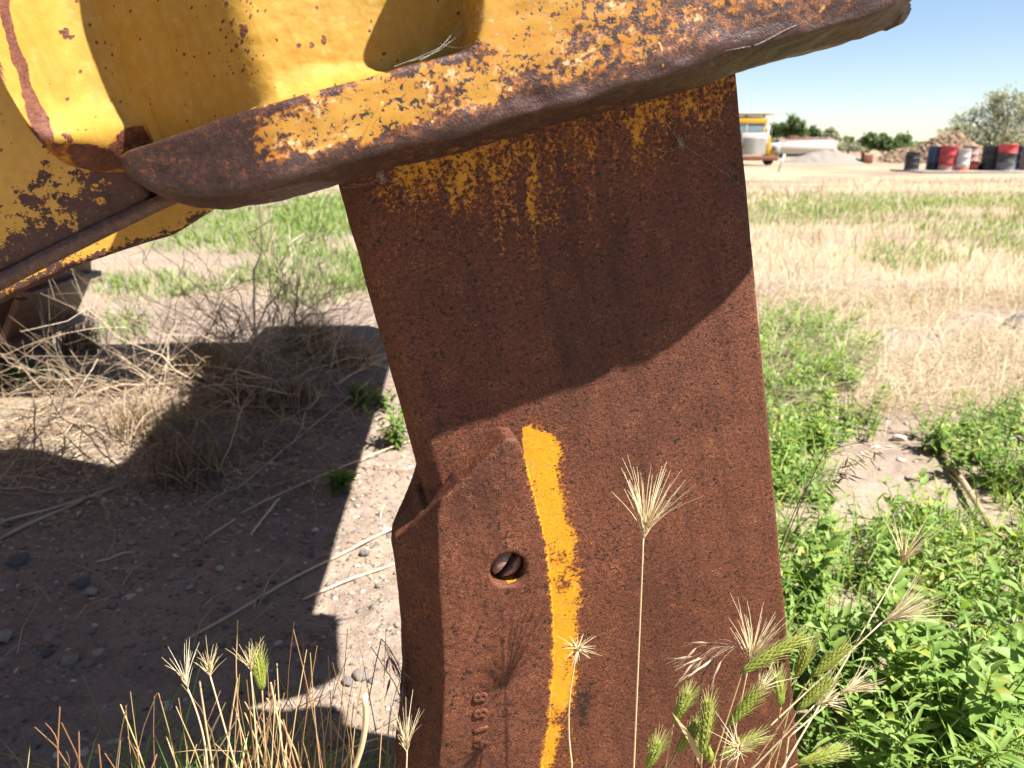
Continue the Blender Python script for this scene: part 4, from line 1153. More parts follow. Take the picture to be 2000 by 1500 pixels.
# brown grass tufts standing in the shade
for (p, h, n, lab, tn) in (((610, 690), .24, 420, "tan grass tuft at the shadow's far edge", .3), ((400, 740), .26, 420, "dry grass tuft in the lit side of the tangle", .5), ((300, 850), .20, 420, "straw coloured tuft among the leaf litter", .55), ((560, 800), .18, 300, "dull brown tuft low in the shade behind the shank", .22), ((690, 715), .22, 260, "brown grass tuft in shade beside the shank's leading edge", .28), ((470, 780), .26, 300, "olive brown grass tuft inside the big twig tangle", .25), ((150, 690), .28, 300, "dark grass tuft at the foot of the track", .15), ((380, 930), .16, 260, "rust coloured grass tuft in front of the twigs", .2)):
    q = ground(*p); mb = MB(); P = np.stack([q[0] + np.clip(rng.normal(0, .06, n), -.12, .12), q[1] + np.clip(rng.normal(0, .06, n), -.12, .12), np.zeros(n)], -1); P[:, 2] = relief(P[:, 0], P[:, 1])
    blades(mb, P, rng.uniform(0, 6.28, n), rng.uniform(.4, 1, n) * h, rng.uniform(.1, .8, n), rng.uniform(.003, .006, n), np.clip(rng.normal(tn, .14, n), 0, 1))
    o = mb.build("grass_tuft", M_STRAW); tag(o, lab, "grass", "grass tufts in the shade")
# single sticks lying on the soil
for (p0, p1, r_, tt, lab) in (((362, 1262), (775, 1028), .0034, .72, "long pale reed lying across the shadow's edge toward the shank"), ((590, 1172), (790, 1098), .0032, .78, "sunlit straw piece lying left of the protector"), ((470, 1002), (815, 856), .0026, .7, "thin reed reaching from the shade to the shank's edge"),
                             ((0, 1062), (250, 950), .0055, .6, "thick dead stem at the left edge above the stones"), ((0, 1032), (200, 975), .004, .75, "slim dead stem parallel to the thick one at left"), ((370, 775), (690, 778), .003, .8, "thin straight twig lying level in the shade"), ((490, 1045), (545, 975), .0035, .85, "short pale stick standing out of the shaded soil"),
                             ((400, 1055), (460, 1015), .003, .75, "short grey stick next to the pale one"), ((190, 1110), (262, 1088), .0025, .8, "small bent twig among the stones"), ((460, 960), (720, 750), .003, .7, "curved twig arching out of the brush toward the shank"), ((1840, 880), (1935, 1030), .010, .35, "grey weathered branch lying among the weeds at right"),
                             ((1490, 600), (1720, 700), .006, .7, "pale dead stem crossing the weeds right of the shank"), ((1500, 560), (1650, 660), .004, .6, "thin grey stem above the pale one at right")):
    a, b = ground(*p0), ground(*p1)
    P = curve3(a, b, np.array([0, .015, .008]) * np.linalg.norm(b - a), 12) + rng.normal(0, .0008, (12, 3)); P = lift(P, r_ * .8); P[1:-1, 2] = (P[:-2, 2] + P[1:-1, 2] * 2 + P[2:, 2]) / 4 + .002
    mb = MB(); mb.tube(P, r_ * rng.uniform(.85, 1.1, 12), 6, tt)
    o = mb.build("dry_stick", M_TWIG, smooth=True); tag(o, lab, "stick", "sticks on the ground")

# ------------------------------------------------------------------ stones
M_STONE = NT("field_stone"); t = M_STONE
c = t.ramp(t.attr("tint"), [(0.0, (0.085, 0.082, 0.088)), (0.4, (0.17, 0.15, 0.135)), (0.7, (0.30, 0.24, 0.185)), (1.0, (0.50, 0.46, 0.42))])
n_ = t.noise(t.obj(), 90.0, 4, 0.7)
t.bsdf(t.mix(t.math('MULTIPLY', n_, .6), c, t.mix(1.0, c, (.55, .52, .5), 'MULTIPLY')), .85, .25, 0, t.bump(n_, .002, .8)); M_STONE = t.m
bm = bmesh.new(); bmesh.ops.create_icosphere(bm, subdivisions=1, radius=1); ico1 = (np.array([v.co[:] for v in bm.verts]), np.array([[v.index for v in f.verts] for f in bm.faces])); bm.free()
bm = bmesh.new(); bmesh.ops.create_icosphere(bm, subdivisions=3, radius=1); ico3 = (np.array([v.co[:] for v in bm.verts]), np.array([[v.index for v in f.verts] for f in bm.faces])); bm.free()
def pebbles(m, xr, yr, sr, seed, cond=None):
    rngs = np.random.RandomState(seed); V0, F0 = ico1; k = len(V0)
    x = rngs.uniform(*xr, m); y = rngs.uniform(*yr, m)
    if cond is not None:
        q = cond(x, y); x, y = x[q], y[q]; m = len(x)
    s = sr[0] * (sr[1] / sr[0]) ** (rngs.rand(m) ** 2.0)
    a = rngs.uniform(0, 6.28, m); sc = rngs.uniform(.6, 1.3, (m, 3)) * np.array([1, 1, .6])
    V = V0[None] * sc[:, None, :] * s[:, None, None] * rngs.uniform(.55, 1.25, (m, k, 1))
    X = V[..., 0] * np.cos(a)[:, None] - V[..., 1] * np.sin(a)[:, None]; Yv = V[..., 0] * np.sin(a)[:, None] + V[..., 1] * np.cos(a)[:, None]
    W = np.stack([X + x[:, None], Yv + y[:, None], V[..., 2] + (relief(x, y) - s * .05)[:, None]], -1)
    mb = MB(); mb.add(W.reshape(-1, 3), (F0[None] + (np.arange(m) * k)[:, None, None]).reshape(-1, 3), np.repeat(np.clip(rngs.normal(.55, .24, m), 0, 1), k))
    return mb
mb = pebbles(9000, (-1.6, .35), (1.0, 3.2), (.0016, .014), 31)
o = mb.build("pebbles", M_STONE); tag(o, "pebbles and crumbs strewn over the shaded soil", "pebbles", kind="stuff")
t = NT("soil_crumb"); c = t.ramp(t.attr("tint"), [(0, (.09, .066, .053)), (1, (.26, .20, .16))]); t.bsdf(c, .95, .1); M_CRUMB = t.m
mb = pebbles(16000, (-1.6, .3), (1.0, 2.9), (.0012, .007), 33)
o = mb.build("soil_crumbs", M_CRUMB); tag(o, "loose crumbs of dry soil between the stones", "soil", kind="stuff")
mb = pebbles(1600, (.4, 3.5), (2.0, 6), (.004, .02), 32)
o = mb.build("pebbles", M_STONE, smooth=True); tag(o, "small stones on the bare soil beyond the weeds", "pebbles", kind="stuff")
for (p, w, tt, lab) in (((162, 1146), 36, .12, "blue grey stone on the shaded soil, larger of the pair at left"), ((178, 1163), 26, .75, "pale stone just below the blue grey one"), ((8, 1258), 42, .68, "tan rounded stone cut by the left edge"), ((137, 1300), 34, .62, "brown angular stone above the grass at lower left"), ((176, 1302), 20, .5, "small grey stone right of the brown angular one"),
                        ((92, 1282), 26, .05, "dark slate coloured stone left of the brown angular one"), ((40, 1108), 44, .1, "dark flat stone at the left edge of the bare soil"), ((712, 1085), 22, .2, "grey stone in the sunlit patch near the protector"), ((705, 1322), 36, .35, "rounded stone on the shadow line below the sunlit patch"), ((680, 1335), 26, .2, "dark pebble left of the rounded one on the shadow line"),
                        ((455, 1032), 18, .65, "lone pale pink stone in the middle of the shade"), ((335, 1135), 22, .6, "flat reddish stone in the shaded soil"), ((372, 1152), 16, .8, "small buff stone right of the flat reddish one"), ((430, 1120), 18, .85, "white chip of stone left of the long reed"), ((1757, 850), 28, .9, "pale round stone on the bare patch among the weeds"), ((1985, 640), 60, .15, "grey stone in the straw at the right edge"),
                        ((545, 1265), 16, .95, "small white stone right of the reed's end"), ((575, 1268), 16, .8, "pale stone beside the small white one"), ((650, 1390), 20, .15, "dark pebble low in front of the protector")):
    q = ground(*p); d = q[1] * CP + CAMH * SP; s = w / FPX * d * .5
    rngs = np.random.RandomState(p[0]); V0, F0 = ico3
    pl = unit(rngs.normal(0, 1, (9, 3))); V = V0.copy()
    for n_ in pl:                                       # knock flat facets off a ball
        dd = V @ n_; cut_ = rngs.uniform(.62, .85); V = V - np.clip(dd - cut_, 0, 1)[:, None] * n_ * .9
    V = V * np.array([1.1, .85, .62]) * s * (1 + .08 * (fbm(V0 + p[0], 3, 3) - .5)[:, None])
    o = None; mb = MB(); mb.add(V, F0, tt); o = mb.build("stone", M_STONE, smooth=True)
    o.location = (q[0], q[1], float(relief(q[:1], q[1:2])[0]) + s * .35); o.rotation_euler = (0, 0, rngs.uniform(0, 6))
    tag(o, lab, "stone", "stones on the soil")
#CUT4
# ------------------------------------------------------------------ the bulldozer that carries the ripper, at the left
dozer = empty("bulldozer", (-2.47, 2.4, 0)); tag(dozer, "rusty bulldozer whose track end shows at the left edge", "bulldozer")
mb = MB(); mb.box(-.34, -.315, -.28, .28, -.14, .14); mb.box(-.34, -.30, -.28, .28, -.012, .012)
sh0 = None
for side, Yc in (("near", 1.30 - 2.4), ("far", 3.40 - 2.4)):
    angs = [70, 45, 20, -5, -30, -55, -80]
    pos = [(.50 * math.cos(math.radians(a)), .56 + .50 * math.sin(math.radians(a)), a) for a in angs]
    pos += [(-.27 * k, 1.055, 90) for k in range(0, 12)] + [(-.27 * k, .055, -90) for k in range(0, 12)]
    for (x, z, a) in pos:
        if sh0 is None:
            m = MB(); m.box(-.012, .016, -.28, .28, -.108, .108); m.box(.016, .062, -.28, .28, -.105, -.080)
            sh0 = m.build("track_shoe", M_TRACK, dozer, bevel=.004); o = sh0; set_attr(o, "paint", np.zeros(len(o.data.vertices)))
        else:
            o = sh0.copy(); C.objects.link(o); o.parent = dozer
        o.location = (x, Yc, z); o.rotation_euler = (0, -math.radians(a), 0)
def dz(name, mat, pv, *bx, parent=dozer, bevel=.02):
    m = MB()
    for q in bx: m.box(*q)
    o = m.build(name, mat, parent, bevel=bevel); set_attr(o, "paint", np.full(len(o.data.vertices), pv)); return o
dz("hull", M_PANEL, .8, (-2.2, -.25, -.75, .68, .55, 1.35)); dz("rear_case", M_PANEL, .7, (-.25, -.08, -.55, .48, .5, 1.15)); dz("hood", M_PANEL, .8, (-3.5, -2.2, -.5, .43, .7, 1.6))
for y0 in (-1.35, .72): dz("fender", M_PANEL, .75, (-1.9, -.05, y0, y0 + .58, 1.14, 1.20), (-.75, -.05, y0 + .05, y0 + .53, 1.20, 1.62))
cabo = dz("cab", M_PANEL, .8, (-1.9, -.75, -.62, .55, 1.35, 1.75))
for x in (-1.86, -.83):
    for y in (-.58, .45): dz("pillar", M_PANEL, .8, (x, x + .08, y, y + .08, 1.75, 2.75), parent=cabo)
dz("roof", M_PANEL, .8, (-2.0, -.65, -.75, .68, 2.75, 2.88), parent=cabo, bevel=.04)
dz("window_pane", simple("cab_glass", (.05, .07, .08), .08, .8, .2, 1.5), 0, (-.80, -.785, -.5, .45, 1.76, 2.74), parent=cabo, bevel=0)
dz("exhaust_pipe", M_TRACK, 0, (-2.9, -2.8, -.1, 0, 1.6, 2.6))
for Yc in (-1.1, 1.0):
    for x in (-2.6, -2.1, -1.6, -1.1, -.6):
        m = MB(); m.tube([(x, Yc - .16, .22), (x, Yc + .16, .22)], .13, 14); o = m.build("track_roller", M_TRACK, dozer); set_attr(o, "paint", np.zeros(len(o.data.vertices)))
    m = MB(); m.tube([(0, Yc - .12, .56), (0, Yc + .12, .56)], .43, 22); o = m.build("sprocket", M_TRACK, dozer); set_attr(o, "paint", np.zeros(len(o.data.vertices)))
for Yc in (-1.1, 1.0):
    m = MB(); m.box(-3.0, -.2, Yc - .2, Yc + .2, .32, .82); o = m.build("track_frame", M_TRACK, dozer, bevel=.02); set_attr(o, "paint", np.zeros(len(o.data.vertices)))

# ------------------------------------------------------------------ cobwebs strung between beam and shank
M_WEB = leafmat("cobweb_silk", [(0, (.30, .28, .25)), (1, (.45, .43, .39))], .3, .6)
def web(lab, strands, tuft=None, r=.00014):
    mb = MB()
    for st_ in strands:
        P = np.array([[*loc(x, y, z), z] for x, y, z in st_]); f = np.linspace(0, 1, 14); k = np.linspace(0, 1, len(P))
        Q = np.stack([np.interp(f, k, P[:, a]) for a in range(3)], -1); Q[:, 1] -= np.sin(f * math.pi) * .004
        mb.tube(to_world(Q), r, 3, rng.uniform(0, 1), cap=False)
    if tuft:
        x, y, z = tuft
        for q in range(60):
            c = np.array([*loc(x, y, z), z]); d = rng.normal(0, 1, 3) * np.array([1, 1, .5]); d = d / np.linalg.norm(d) * rng.uniform(.001, .008) * np.array([.5, 1.3, 1])
            mb.tube(to_world(np.stack([c - d * .1, c + d * .5 + rng.normal(0, .001, 3), c + d])), np.array([.00028, .0002, .0001]), 3, .9, cap=False)
    o = mb.build("cobweb", M_WEB); tag(o, lab, "cobweb", "cobwebs on the ripper")
web("cobweb with a white knot hanging on the shank's upper right", [[(1300, 238, .02), (1330, 275, .006), (1400, 320, .004), (1450, 358, .004), (1466, 420, .004)], [(1330, 275, .006), (1340, 262, .02)], [(1405, 200, .02), (1430, 205, .004)], [(1440, 355, .004), (1480, 340, -.03)], [(1330, 280, .006), (1290, 295, .002)]], (1330, 280, .006))
web("dusty cobweb under the beam at the shank's upper left corner", [[(680, 362, .10), (735, 344, .03), (800, 330, .02)], [(735, 344, .03), (780, 350, .004), (800, 395, .002)], [(690, 358, .1), (740, 346, .05)], [(760, 345, .02), (790, 330, .02)], [(740, 346, .05), (705, 352, .08), (670, 366, .11)]], (745, 344, .03))
web("fine cobweb across the pocket's right corner", [[(800, 120, .15), (860, 85, .13), (925, 30, .12)], [(770, 130, .15), (880, 70, .13), (938, 20, .13)], [(820, 118, .15), (900, 40, .12)], [(905, 30, .12), (935, 60, .15)], [(860, 85, .13), (930, 80, .148)]])

# ------------------------------------------------------------------ far end of the yard
def gpos(px, Y, z=0.0):
    return np.array([(px - 1000) / FPX * (Y * CP + (CAMH - z) * SP), Y, z])
def lathe(mb, prof, n=24, tint=.5, cap=True):
    a = np.arange(n) * 2 * math.pi / n
    V = np.concatenate([np.c_[r * np.cos(a), r * np.sin(a), np.full(n, z)] for r, z in prof])
    F = [(k * n + i, k * n + (i + 1) % n, (k + 1) * n + (i + 1) % n, (k + 1) * n + i) for k in range(len(prof) - 1) for i in range(n)]
    if cap: F += [tuple(range(n - 1, -1, -1)), tuple((len(prof) - 1) * n + i for i in range(n))]
    mb.add(V, F, tint)
def drum_mat(name, top, mid, bot, z1, z2, wear=(.25, .2, .17), amt=.35):
    t = NT(name); o = t.obj(); sp = t.n("ShaderNodeSeparateXYZ"); t.l(o, sp.inputs[0]); z = sp.outputs[2]
    n = t.noise(o, 6, 4, .7); z = t.math('MULTIPLY_ADD', t.math('SUBTRACT', n, .5), .05, z)
    c = t.mix(t.step(z, z1 - .01, z1 + .01), bot, t.mix(t.step(z, z2 - .01, z2 + .01), mid, top))
    c = t.mix(t.math('MULTIPLY', t.step(t.noise(o, 9, 5, .7), .52, .66), amt), c, wear)
    t.bsdf(c, .5, .4); return t.m
def barrel(lab, px, Y, h=.88, r=.29, mat=None, lying=False, rz=0.0):
    p = gpos(px, Y); root = empty("barrel", tuple(p), rz)
    mb = MB(); rr = r
    prof = [(rr * .97, 0), (rr, .015 * h), (rr, .03 * h), (rr * .97, .04 * h), (rr * .97, .32 * h), (rr * 1.015, .34 * h), (rr * .97, .36 * h), (rr * .97, .64 * h), (rr * 1.015, .66 * h), (rr * .97, .68 * h), (rr * .97, .96 * h), (rr, .97 * h), (rr, h)]
    if lying:
        prof += [(rr * .95, h), (rr * .93, .05 * h)]
    lathe(mb, prof); o = mb.build("shell", mat, root, smooth=False)
    if not lying:
        m2 = MB(); lathe(m2, [(rr * .955, h - .02), (rr * .955, h - .012)]); m2.build("lid", mat, root)
        m3 = MB(); m3.box(rr * .5, rr * .7, -.04, .04, h - .012, h + .005); m3.build("bung", mat, root)
    else:
        root.rotation_euler = (math.radians(97), 0, math.radians(8)); root.location = (p[0], p[1] + .3, r)
    tag(root, lab, "barrel", "old barrels in the yard"); return root
BK = (.022, .024, .030); RD = (.34, .035, .04); WH = (.42, .40, .385); BL = (.03, .055, .11); OR = (.50, .12, .05)
barrel("small black barrel standing alone, left of the other barrels", 1779, 30.5, .70, .26, drum_mat("drum_black", BK, BK, BK, .2, .4))
barrel("blue black barrel behind the red one", 1823, 30.6, .90, .29, drum_mat("drum_blueblack", BL, BL, BK, .3, .6))
barrel("faded red barrel in front of the blue black one", 1848, 30.0, .91, .31, drum_mat("drum_red", RD, RD, (.42, .22, .2), .22, .6))
barrel("pinkish brown barrel behind the white one", 1889, 31.2, .92, .29, drum_mat("drum_pink", (.33, .20, .17), (.36, .24, .21), (.33, .2, .17), .3, .85))
barrel("white barrel with an orange bottom band", 1876, 29.8, .80, .25, drum_mat("drum_white", WH, WH, OR, .18, .5, amt=.12))
barrel("orange barrel lying on its side with the open end toward us", 1897, 30.6, .8, .21, drum_mat("drum_orange", OR, OR, OR, .2, .4, (.3, .1, .05)), lying=True)
barrel("matte black barrel between the lying barrel and the red topped one", 1932, 30.2, .92, .34, drum_mat("drum_matte", BK, BK, BK, .2, .4, (.06, .06, .06)))
barrel("black barrel with red top band and white splash", 1961, 29.6, .98, .32, drum_mat("drum_redtop", (.45, .04, .045), BK, (.10, .10, .105), .35, .68, (.5, .5, .5), .25))
barrel("navy barrel at the right end of the row", 1984, 30.6, .92, .26, drum_mat("drum_navy", BL, BL, (.09, .12, .17), .25, .6))
barrel("brown barrel cut by the right edge of the picture", 2006, 30.0, .92, .28, drum_mat("drum_brown", (.20, .15, .12), (.2, .15, .12), (.16, .12, .1), .25, .6))
M_CONC = simple("pale_concrete", (.27, .24, .21), .9, .1, .25, 2)
mb = MB(); a = gpos(1795, 29.3); b = gpos(2060, 29.3); mb.box(a[0], b[0], 29.0, 31.6, 0, .05); o = mb.build("concrete_slab", M_CONC, bevel=.01); o["kind"] = "structure"

# rubble and gravel heaps
def heap(name, lab, px, Y, w, h, dpt, mat, chunk, n, tints, seed):
    c = gpos(px, Y); root = empty(name, tuple(c)); rngs = np.random.RandomState(seed)
    u = np.linspace(-1.15, 1.15, 60); U, Vv = np.meshgrid(u, u)
    def hz(a, b):
        q = np.stack([a * 2 + seed, b * 2, a * 0], -1)
        return h * np.clip(1 - (a ** 2 + b ** 2) ** .75, -.05, 1) * (.75 + .5 * fbm(q, 1.2, 3)) + (fbm(q, 5, 2) - .5) * h * .15
    Z = hz(U, Vv); Z = np.where(U ** 2 + Vv ** 2 > 1.2, -.05, Z)
    mb = MB(); k = 60; i = np.arange(k - 1)[:, None] * k; j = np.arange(k - 1)[None, :]
    mb.add(np.stack([U * w, Vv * dpt, Z], -1).reshape(-1, 3), np.stack([i + j, i + j + 1, i + k + j + 1, i + k + j], -1).reshape(-1, 4), .4)
    mb.build("core", mat, root, smooth=True)
    if n:
        mb = MB(); V0, F0 = ico1
        for q in range(n):
            a, b = rngs.uniform(-1, 1, 2)
            if a * a + b * b > 1.05: continue
            s_ = chunk * rngs.uniform(.4, 1.3)
            mb.add(V0 * s_ * rngs.uniform(.3, 1.6, 3) * rngs.uniform(.8, 1.2, (len(V0), 1)) + np.array([a * w, b * dpt, float(hz(np.array(a), np.array(b))) + s_ * .2]), F0, float(np.clip(rngs.normal(tints, .25), 0, 1)))
        o = mb.build("loose_chunks", mat, root); o["kind"] = "stuff"
    tag(root, lab, "heap"); return root
def heapmat(name, stops):
    t = NT(name); c = t.ramp(t.attr("tint"), stops); n = t.noise(t.obj(), 3.0, 5, .7)
    t.bsdf(t.mix(t.math('MULTIPLY', n, .5), c, stops[1][1]), .9, .1); return t.m
M_RUB = heapmat("rubble", [(0, (.09, .06, .042)), (.45, (.22, .15, .10)), (1, (.36, .27, .19))])
M_GRAV = heapmat("gravel", [(0, (.12, .11, .10)), (.45, (.19, .17, .15)), (1, (.26, .23, .20))])
heap("rubble_heap", "tall tan rubble heap behind the barrels", 1850, 44, 2.6, 1.35, 2.0, M_RUB, .075, 3800, .5, 5)
heap("rubble_heap", "low end of the rubble heap left of the black barrel", 1775, 45, 2.0, .72, 1.5, M_RUB, .065, 1800, .5, 6)
heap("gravel_heap", "grey gravel heap in front of the tank", 1615, 44, 2.4, .62, 1.6, M_GRAV, .05, 0, .5, 7)
heap("soil_heap", "low tan soil heap right of the gravel", 1670, 46, 2.2, .5, 1.6, M_RUB, .05, 0, .5, 8)

# dump truck facing us
TY = 39.5; tx = gpos(1462, TY)
truck = empty("dump_truck", tuple(tx)); tag(truck, "yellow and white dump truck facing us, half hidden by the shank", "truck")
M_TY = simple("truck_yellow", (.45, .25, .015), .45, .5, .12, 3); M_TW = simple("truck_white", (.42, .40, .37), .5, .4, .15, 3); M_CHR = simple("truck_grille", (.16, .155, .15), .4, .6, .1, 5)
M_GL = simple("windscreen", (.13, .19, .22), .08, .8, .2, 1.5); M_TYRE = simple("tyre_rubber", (.025, .024, .024), .85, .2, .3, 6); M_RST = simple("truck_rust", (.17, .075, .045), .8, .2, .3, 6); M_TAN = simple("dump_body_tan", (.34, .27, .19), .7, .2, .2, 3)
def tpart(name, mat, *bx, parent=truck, bevel=.03):
    m = MB()
    for b in bx: m.box(*b)
    return m.build(name, mat, parent, bevel=bevel)
tpart("cab", M_TY, (-.95, .95, .9, 2.2, .85, 2.16))
tpart("roof_band", M_TY, (-.98, .98, .80, 2.25, 1.92, 2.18))
w = tpart("windscreen", M_GL, (-.86, .86, .84, .90, 1.50, 1.90)); tpart("wiper_post", M_TW, (-.03, .03, .82, .86, 1.48, 1.92), parent=w)
tpart("hood", M_TW, (-.62, .62, -.7, .9, .95, 1.46)); tpart("hood_side", M_TY, (.50, .78, -.62, .9, .48, 1.32)); tpart("hood_side", M_TY, (-.78, -.50, -.62, .9, .48, 1.32))
g = tpart("grille", M_CHR, (-.52, .52, -.74, -.69, .48, 1.28))
for q in range(12): tpart("grille_bar", M_TW, (-.51, .51, -.79, -.742, .50 + q * .064, .53 + q * .064), parent=g, bevel=0)
for sx in (-1, 1):
    f = tpart("fender", M_TW, (sx * 1.02 - .26, sx * 1.02 + .26, -.55, .75, .62, 1.02)); tpart("fender_side", M_TY, (sx * .86 - .14, sx * .86 + .14, -.6, -.45, .42, .80))
    m = MB(); lathe(m, [(.03, -.05), (.12, -.04), (.13, .02), (.11, .05)], 16); h_ = m.build("headlight", M_CHR, truck); h_.location = (sx * 1.0, -.60, .80); h_.rotation_euler = (math.radians(90), 0, 0)
    m = MB(); lathe(m, [(.3, -.15), (.48, -.15), (.5, -.1), (.5, .1), (.48, .15), (.3, .15)], 24); wh = m.build("wheel", M_TYRE, truck); wh.location = (sx * .95, .1, .5); wh.rotation_euler = (0, math.radians(90), 0)
    m = MB(); lathe(m, [(.05, -.12), (.27, -.10), (.27, .10), (.05, .12)], 16); m.build("rim", M_RST, wh)
    m = MB(); m.tube([(sx * 1.08, .95, .9), (sx * 1.08, .95, 1.85)], .07, 10); m.build("exhaust_stack", M_TW, truck)
    m = MB(); m.tube([(sx * .95, .85, 1.55), (sx * 1.2, .8, 1.7), (sx * 1.2, .8, 1.3)], .015, 6); mi = m.build("mirror", M_TW, truck)
tpart("bumper", M_RST, (-1.15, 1.15, -.85, -.7, .22, .44)); tpart("axle", M_RST, (-.9, .9, 0, .2, .28, .42))
tpart("dump_body", M_TAN, (-1.2, 1.2, 2.3, 6.5, .9, 2.3)); tpart("cab_shield", M_TAN, (-1.2, 1.3, .75, 2.5, 2.34, 2.42))
tpart("shield_rib", M_RST, (-1.0, -.9, .8, .9, 2.2, 2.34), (.75, .85, .8, .9, 2.2, 2.34), (-.1, 0, .8, .9, 2.2, 2.34))

# tank
tk = gpos(1568, 58); tank = empty("tank", tuple(tk)); tag(tank, "long white and rust stained tank lying beside the truck", "tank")
t = NT("tank_paint"); o = t.obj(); sp = t.n("ShaderNodeSeparateXYZ"); t.l(o, sp.inputs[0]); z = sp.outputs[2]; n = t.noise(o, 3, 5, .7)
zz = t.math('MULTIPLY_ADD', t.math('SUBTRACT', n, .5), .5, z)
c = t.mix(t.step(zz, .98, 1.12), (.44, .41, .37), (.22, .11, .09)); c = t.mix(t.step(z, .30, .33), (.05, .16, .20), c); t.bsdf(c, .5, .4)
m = MB(); prof = [(.02, -2.15), (.4, -2.12), (.58, -2.0), (.62, -1.9), (.62, 1.9), (.58, 2.0), (.4, 2.12), (.02, 2.15)]
lathe(m, prof, 28); V_ = m.v[0]; m.v[0] = np.stack([V_[:, 2], V_[:, 0], V_[:, 1] + .72], -1); m.build("shell", t.m, tank, smooth=True)
for (x, w_) in ((-.85, .28), (.0, .2)): tpart("hatch", M_RST, (x - w_, x + w_, -.25, .25, 1.30, 1.52), parent=tank, bevel=.02)
tpart("walkway", M_TW, (-1.4, 1.7, -.3, .3, 1.345, 1.38), parent=tank, bevel=0)
for x in (-1.5, 0, 1.5): tpart("saddle", M_GL, (x - .12, x + .12, -.5, .5, 0, .3), parent=tank, bevel=0)
tpart("end_ring", M_GL, (-2.0, -1.94, -.64, .64, .08, 1.30), parent=tank)
p = gpos(1525, 30); m = MB(); m.tube([p + np.array([-.10, 0, 0]), p + np.array([.08, 0, .62])], .035, 8); o = m.build("white_post", M_TW); tag(o, "thin white leaning post in front of the truck", "post")
p = gpos(1692, 43); m = MB(); m.box(-.25, .25, -.2, .2, 0, .45); m.box(-.3, -.2, -.2, .2, .45, .6); o = m.build("scrap_block", M_RST, bevel=.03); o.location = tuple(p); tag(o, "small dark scrap piece between the soil heap and rubble", "scrap")

# trees
M_TREE = leafmat("tree_leaf", [(0, (.038, .070, .020)), (.5, (.078, .125, .038)), (1, (.135, .19, .065))], .3)  # greens lightened so the colour carries distance haze
M_OLIVE = leafmat("silver_leaf", [(0, (.17, .185, .13)), (.5, (.27, .285, .205)), (1, (.38, .39, .30))], .25)  # silver greens also lightened, haze put into the colour
M_BARK = simple("bark", (.11, .085, .065), .9, .1, .3, 8)
def tree(name, lab, px, Y, lobes, mat, leaf, n, seed, trunk=.12, cat="tree", group="trees at the yard's far end"):
    """lobes: (dx px, top row centre, rx px, ry px) of the crown's clumps"""
    rngs = np.random.RandomState(seed); c = gpos(px, Y); root = empty(name, tuple(c)); k = (Y * CP) / FPX
    mt = MB(); mc = MB(); tot = sum(l[2] * l[3] for l in lobes)
    fork = np.array([0, 0, .35])
    mt.tube(np.array([[0, 0, 0], [.03, 0, .2], fork]), np.array([trunk * 1.3, trunk, trunk * .8]), 8)
    for (dx, row, rx, ry) in lobes:
        ce = np.array([dx * k, rngs.uniform(-.4, .4), CAMH + (HORIZON - row) * k * 1.02]); ce[2] = max(ce[2], .3)
        mt.tube(curve3(fork, ce, rngs.normal(0, .15, 3), 7), np.linspace(trunk * .55, trunk * .12, 7), 6)
        m = int(n * rx * ry / tot)
        # clumps inside the lobe, leaves round each clump
        kc = max(8, m // 55); d = unit(rngs.normal(0, 1, (kc, 3))) * (rngs.rand(kc, 1) ** .45)
        cc = ce + d * np.array([rx * k, rx * k * .8, ry * k])
        for q in range(min(kc, 14)): mt.tube(curve3(ce, cc[q], rngs.normal(0, .05, 3), 5), np.linspace(trunk * .14, trunk * .05, 5), 4, cap=False)
        w = rngs.randint(0, kc, m)
        P = cc[w] + rngs.normal(0, 1, (m, 3)) * np.array([rx * k, rx * k, ry * k]) * .20
        D_ = unit(rngs.normal(0, 1, (m, 3))); L = leaf * rngs.uniform(.6, 1.4, m)
        tt = np.clip(.5 + .25 * (rngs.rand(kc)[w] - .5) + rngs.normal(0, .2, m), 0, 1)
        leaves(mc, P, D_, unit(rngs.normal(0, 1, (m, 3)) + np.array([0, 0, 1.0])), L, L * .55, tt)
    mt.build("trunk", M_BARK, root, smooth=True); mc.build("crown", mat, root)
    tag(root, lab, cat, group); return root
tree("silver_tree", "big silver green tree rising behind the rubble and barrels", 1945, 54, [(-85, 252, 38, 24), (-50, 240, 40, 28), (-10, 225, 40, 45), (20, 265, 70, 35), (45, 220, 40, 40), (-8, 198, 26, 18), (-30, 205, 14, 10), (85, 240, 50, 50), (-60, 268, 50, 22)], M_OLIVE, .16, 9000, 41, .2)
tree("leafy_tree", "tallest round green tree above the tank", 1545, 90, [(0, 240, 17, 13), (8, 246, 14, 10), (-6, 262, 18, 12), (16, 264, 14, 12)], M_TREE, .30, 2600, 42)
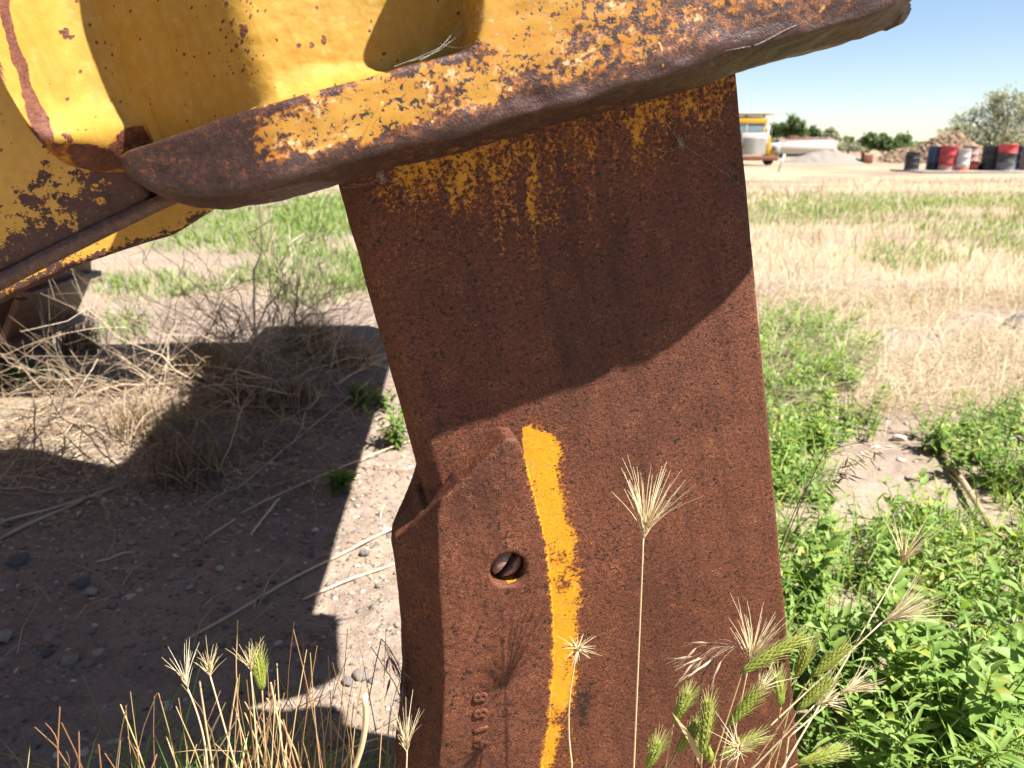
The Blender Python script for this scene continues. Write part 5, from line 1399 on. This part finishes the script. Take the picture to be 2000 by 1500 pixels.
tree("leafy_tree", "green tree left of the tallest one, beside the truck", 1512, 92, [(0, 256, 14, 14), (-8, 268, 14, 14), (10, 270, 12, 12)], M_TREE, .30, 2200, 43)
tree("leafy_tree", "yellow green tree right of the tallest one", 1588, 92, [(0, 260, 12, 13), (4, 270, 14, 10)], M_TREE, .30, 1600, 44)
tree("leafy_tree", "greyish green tree at the tank's right end", 1617, 92, [(0, 264, 12, 10), (6, 272, 16, 10)], M_OLIVE, .30, 1600, 45)
tree("leafy_tree", "tiny distant tree between the grey and the dark ones", 1658, 130, [(0, 272, 10, 6)], M_TREE, .35, 700, 46)
tree("leafy_tree", "left of the two dark green trees on the horizon", 1694, 85, [(0, 276, 15, 13), (-4, 284, 18, 12)], M_TREE, .28, 2000, 47)
tree("leafy_tree", "right and wider of the two dark green trees", 1740, 85, [(-14, 276, 18, 14), (14, 274, 20, 14), (0, 286, 36, 12)], M_TREE, .28, 3200, 48)
tree("grey_bush", "grey green bush behind the soil heap", 1655, 60, [(0, 286, 20, 10), (14, 290, 16, 8), (-16, 288, 12, 8)], M_OLIVE, .14, 1600, 49, .06, "bush")
tree("grey_bush", "pale bush between the truck and the tank", 1515, 62, [(0, 278, 14, 8), (12, 280, 10, 8)], M_OLIVE, .14, 900, 50, .06, "bush")
tree("grey_bush", "low green bush left of the rubble heap", 1745, 50, [(0, 290, 12, 7), (14, 284, 8, 5)], M_TREE, .12, 700, 51, .05, "bush")
mb = MB(); rngs = np.random.RandomState(9); m = 9000                     # far hedge line closing the horizon
x = rngs.uniform(-260, 260, m); y = 170 + rngs.uniform(-6, 6, m); hh = 2.4 * fbm(np.stack([x * .05, x * 0, x * 0], -1), 1.0, 4)
leaves(mb, np.stack([x, y, rngs.rand(m) * hh], -1), unit(rngs.normal(0, 1, (m, 3))), np.tile([0, 0, 1.0], (m, 1)) + rngs.normal(0, .5, (m, 3)), rngs.uniform(.6, 1.2, m), rngs.uniform(.4, .8, m), np.clip(rngs.normal(.45, .2, m), 0, 1))
o = mb.build("distant_hedge", M_TREE); tag(o, "far line of hedge along the horizon", "hedge", kind="stuff")
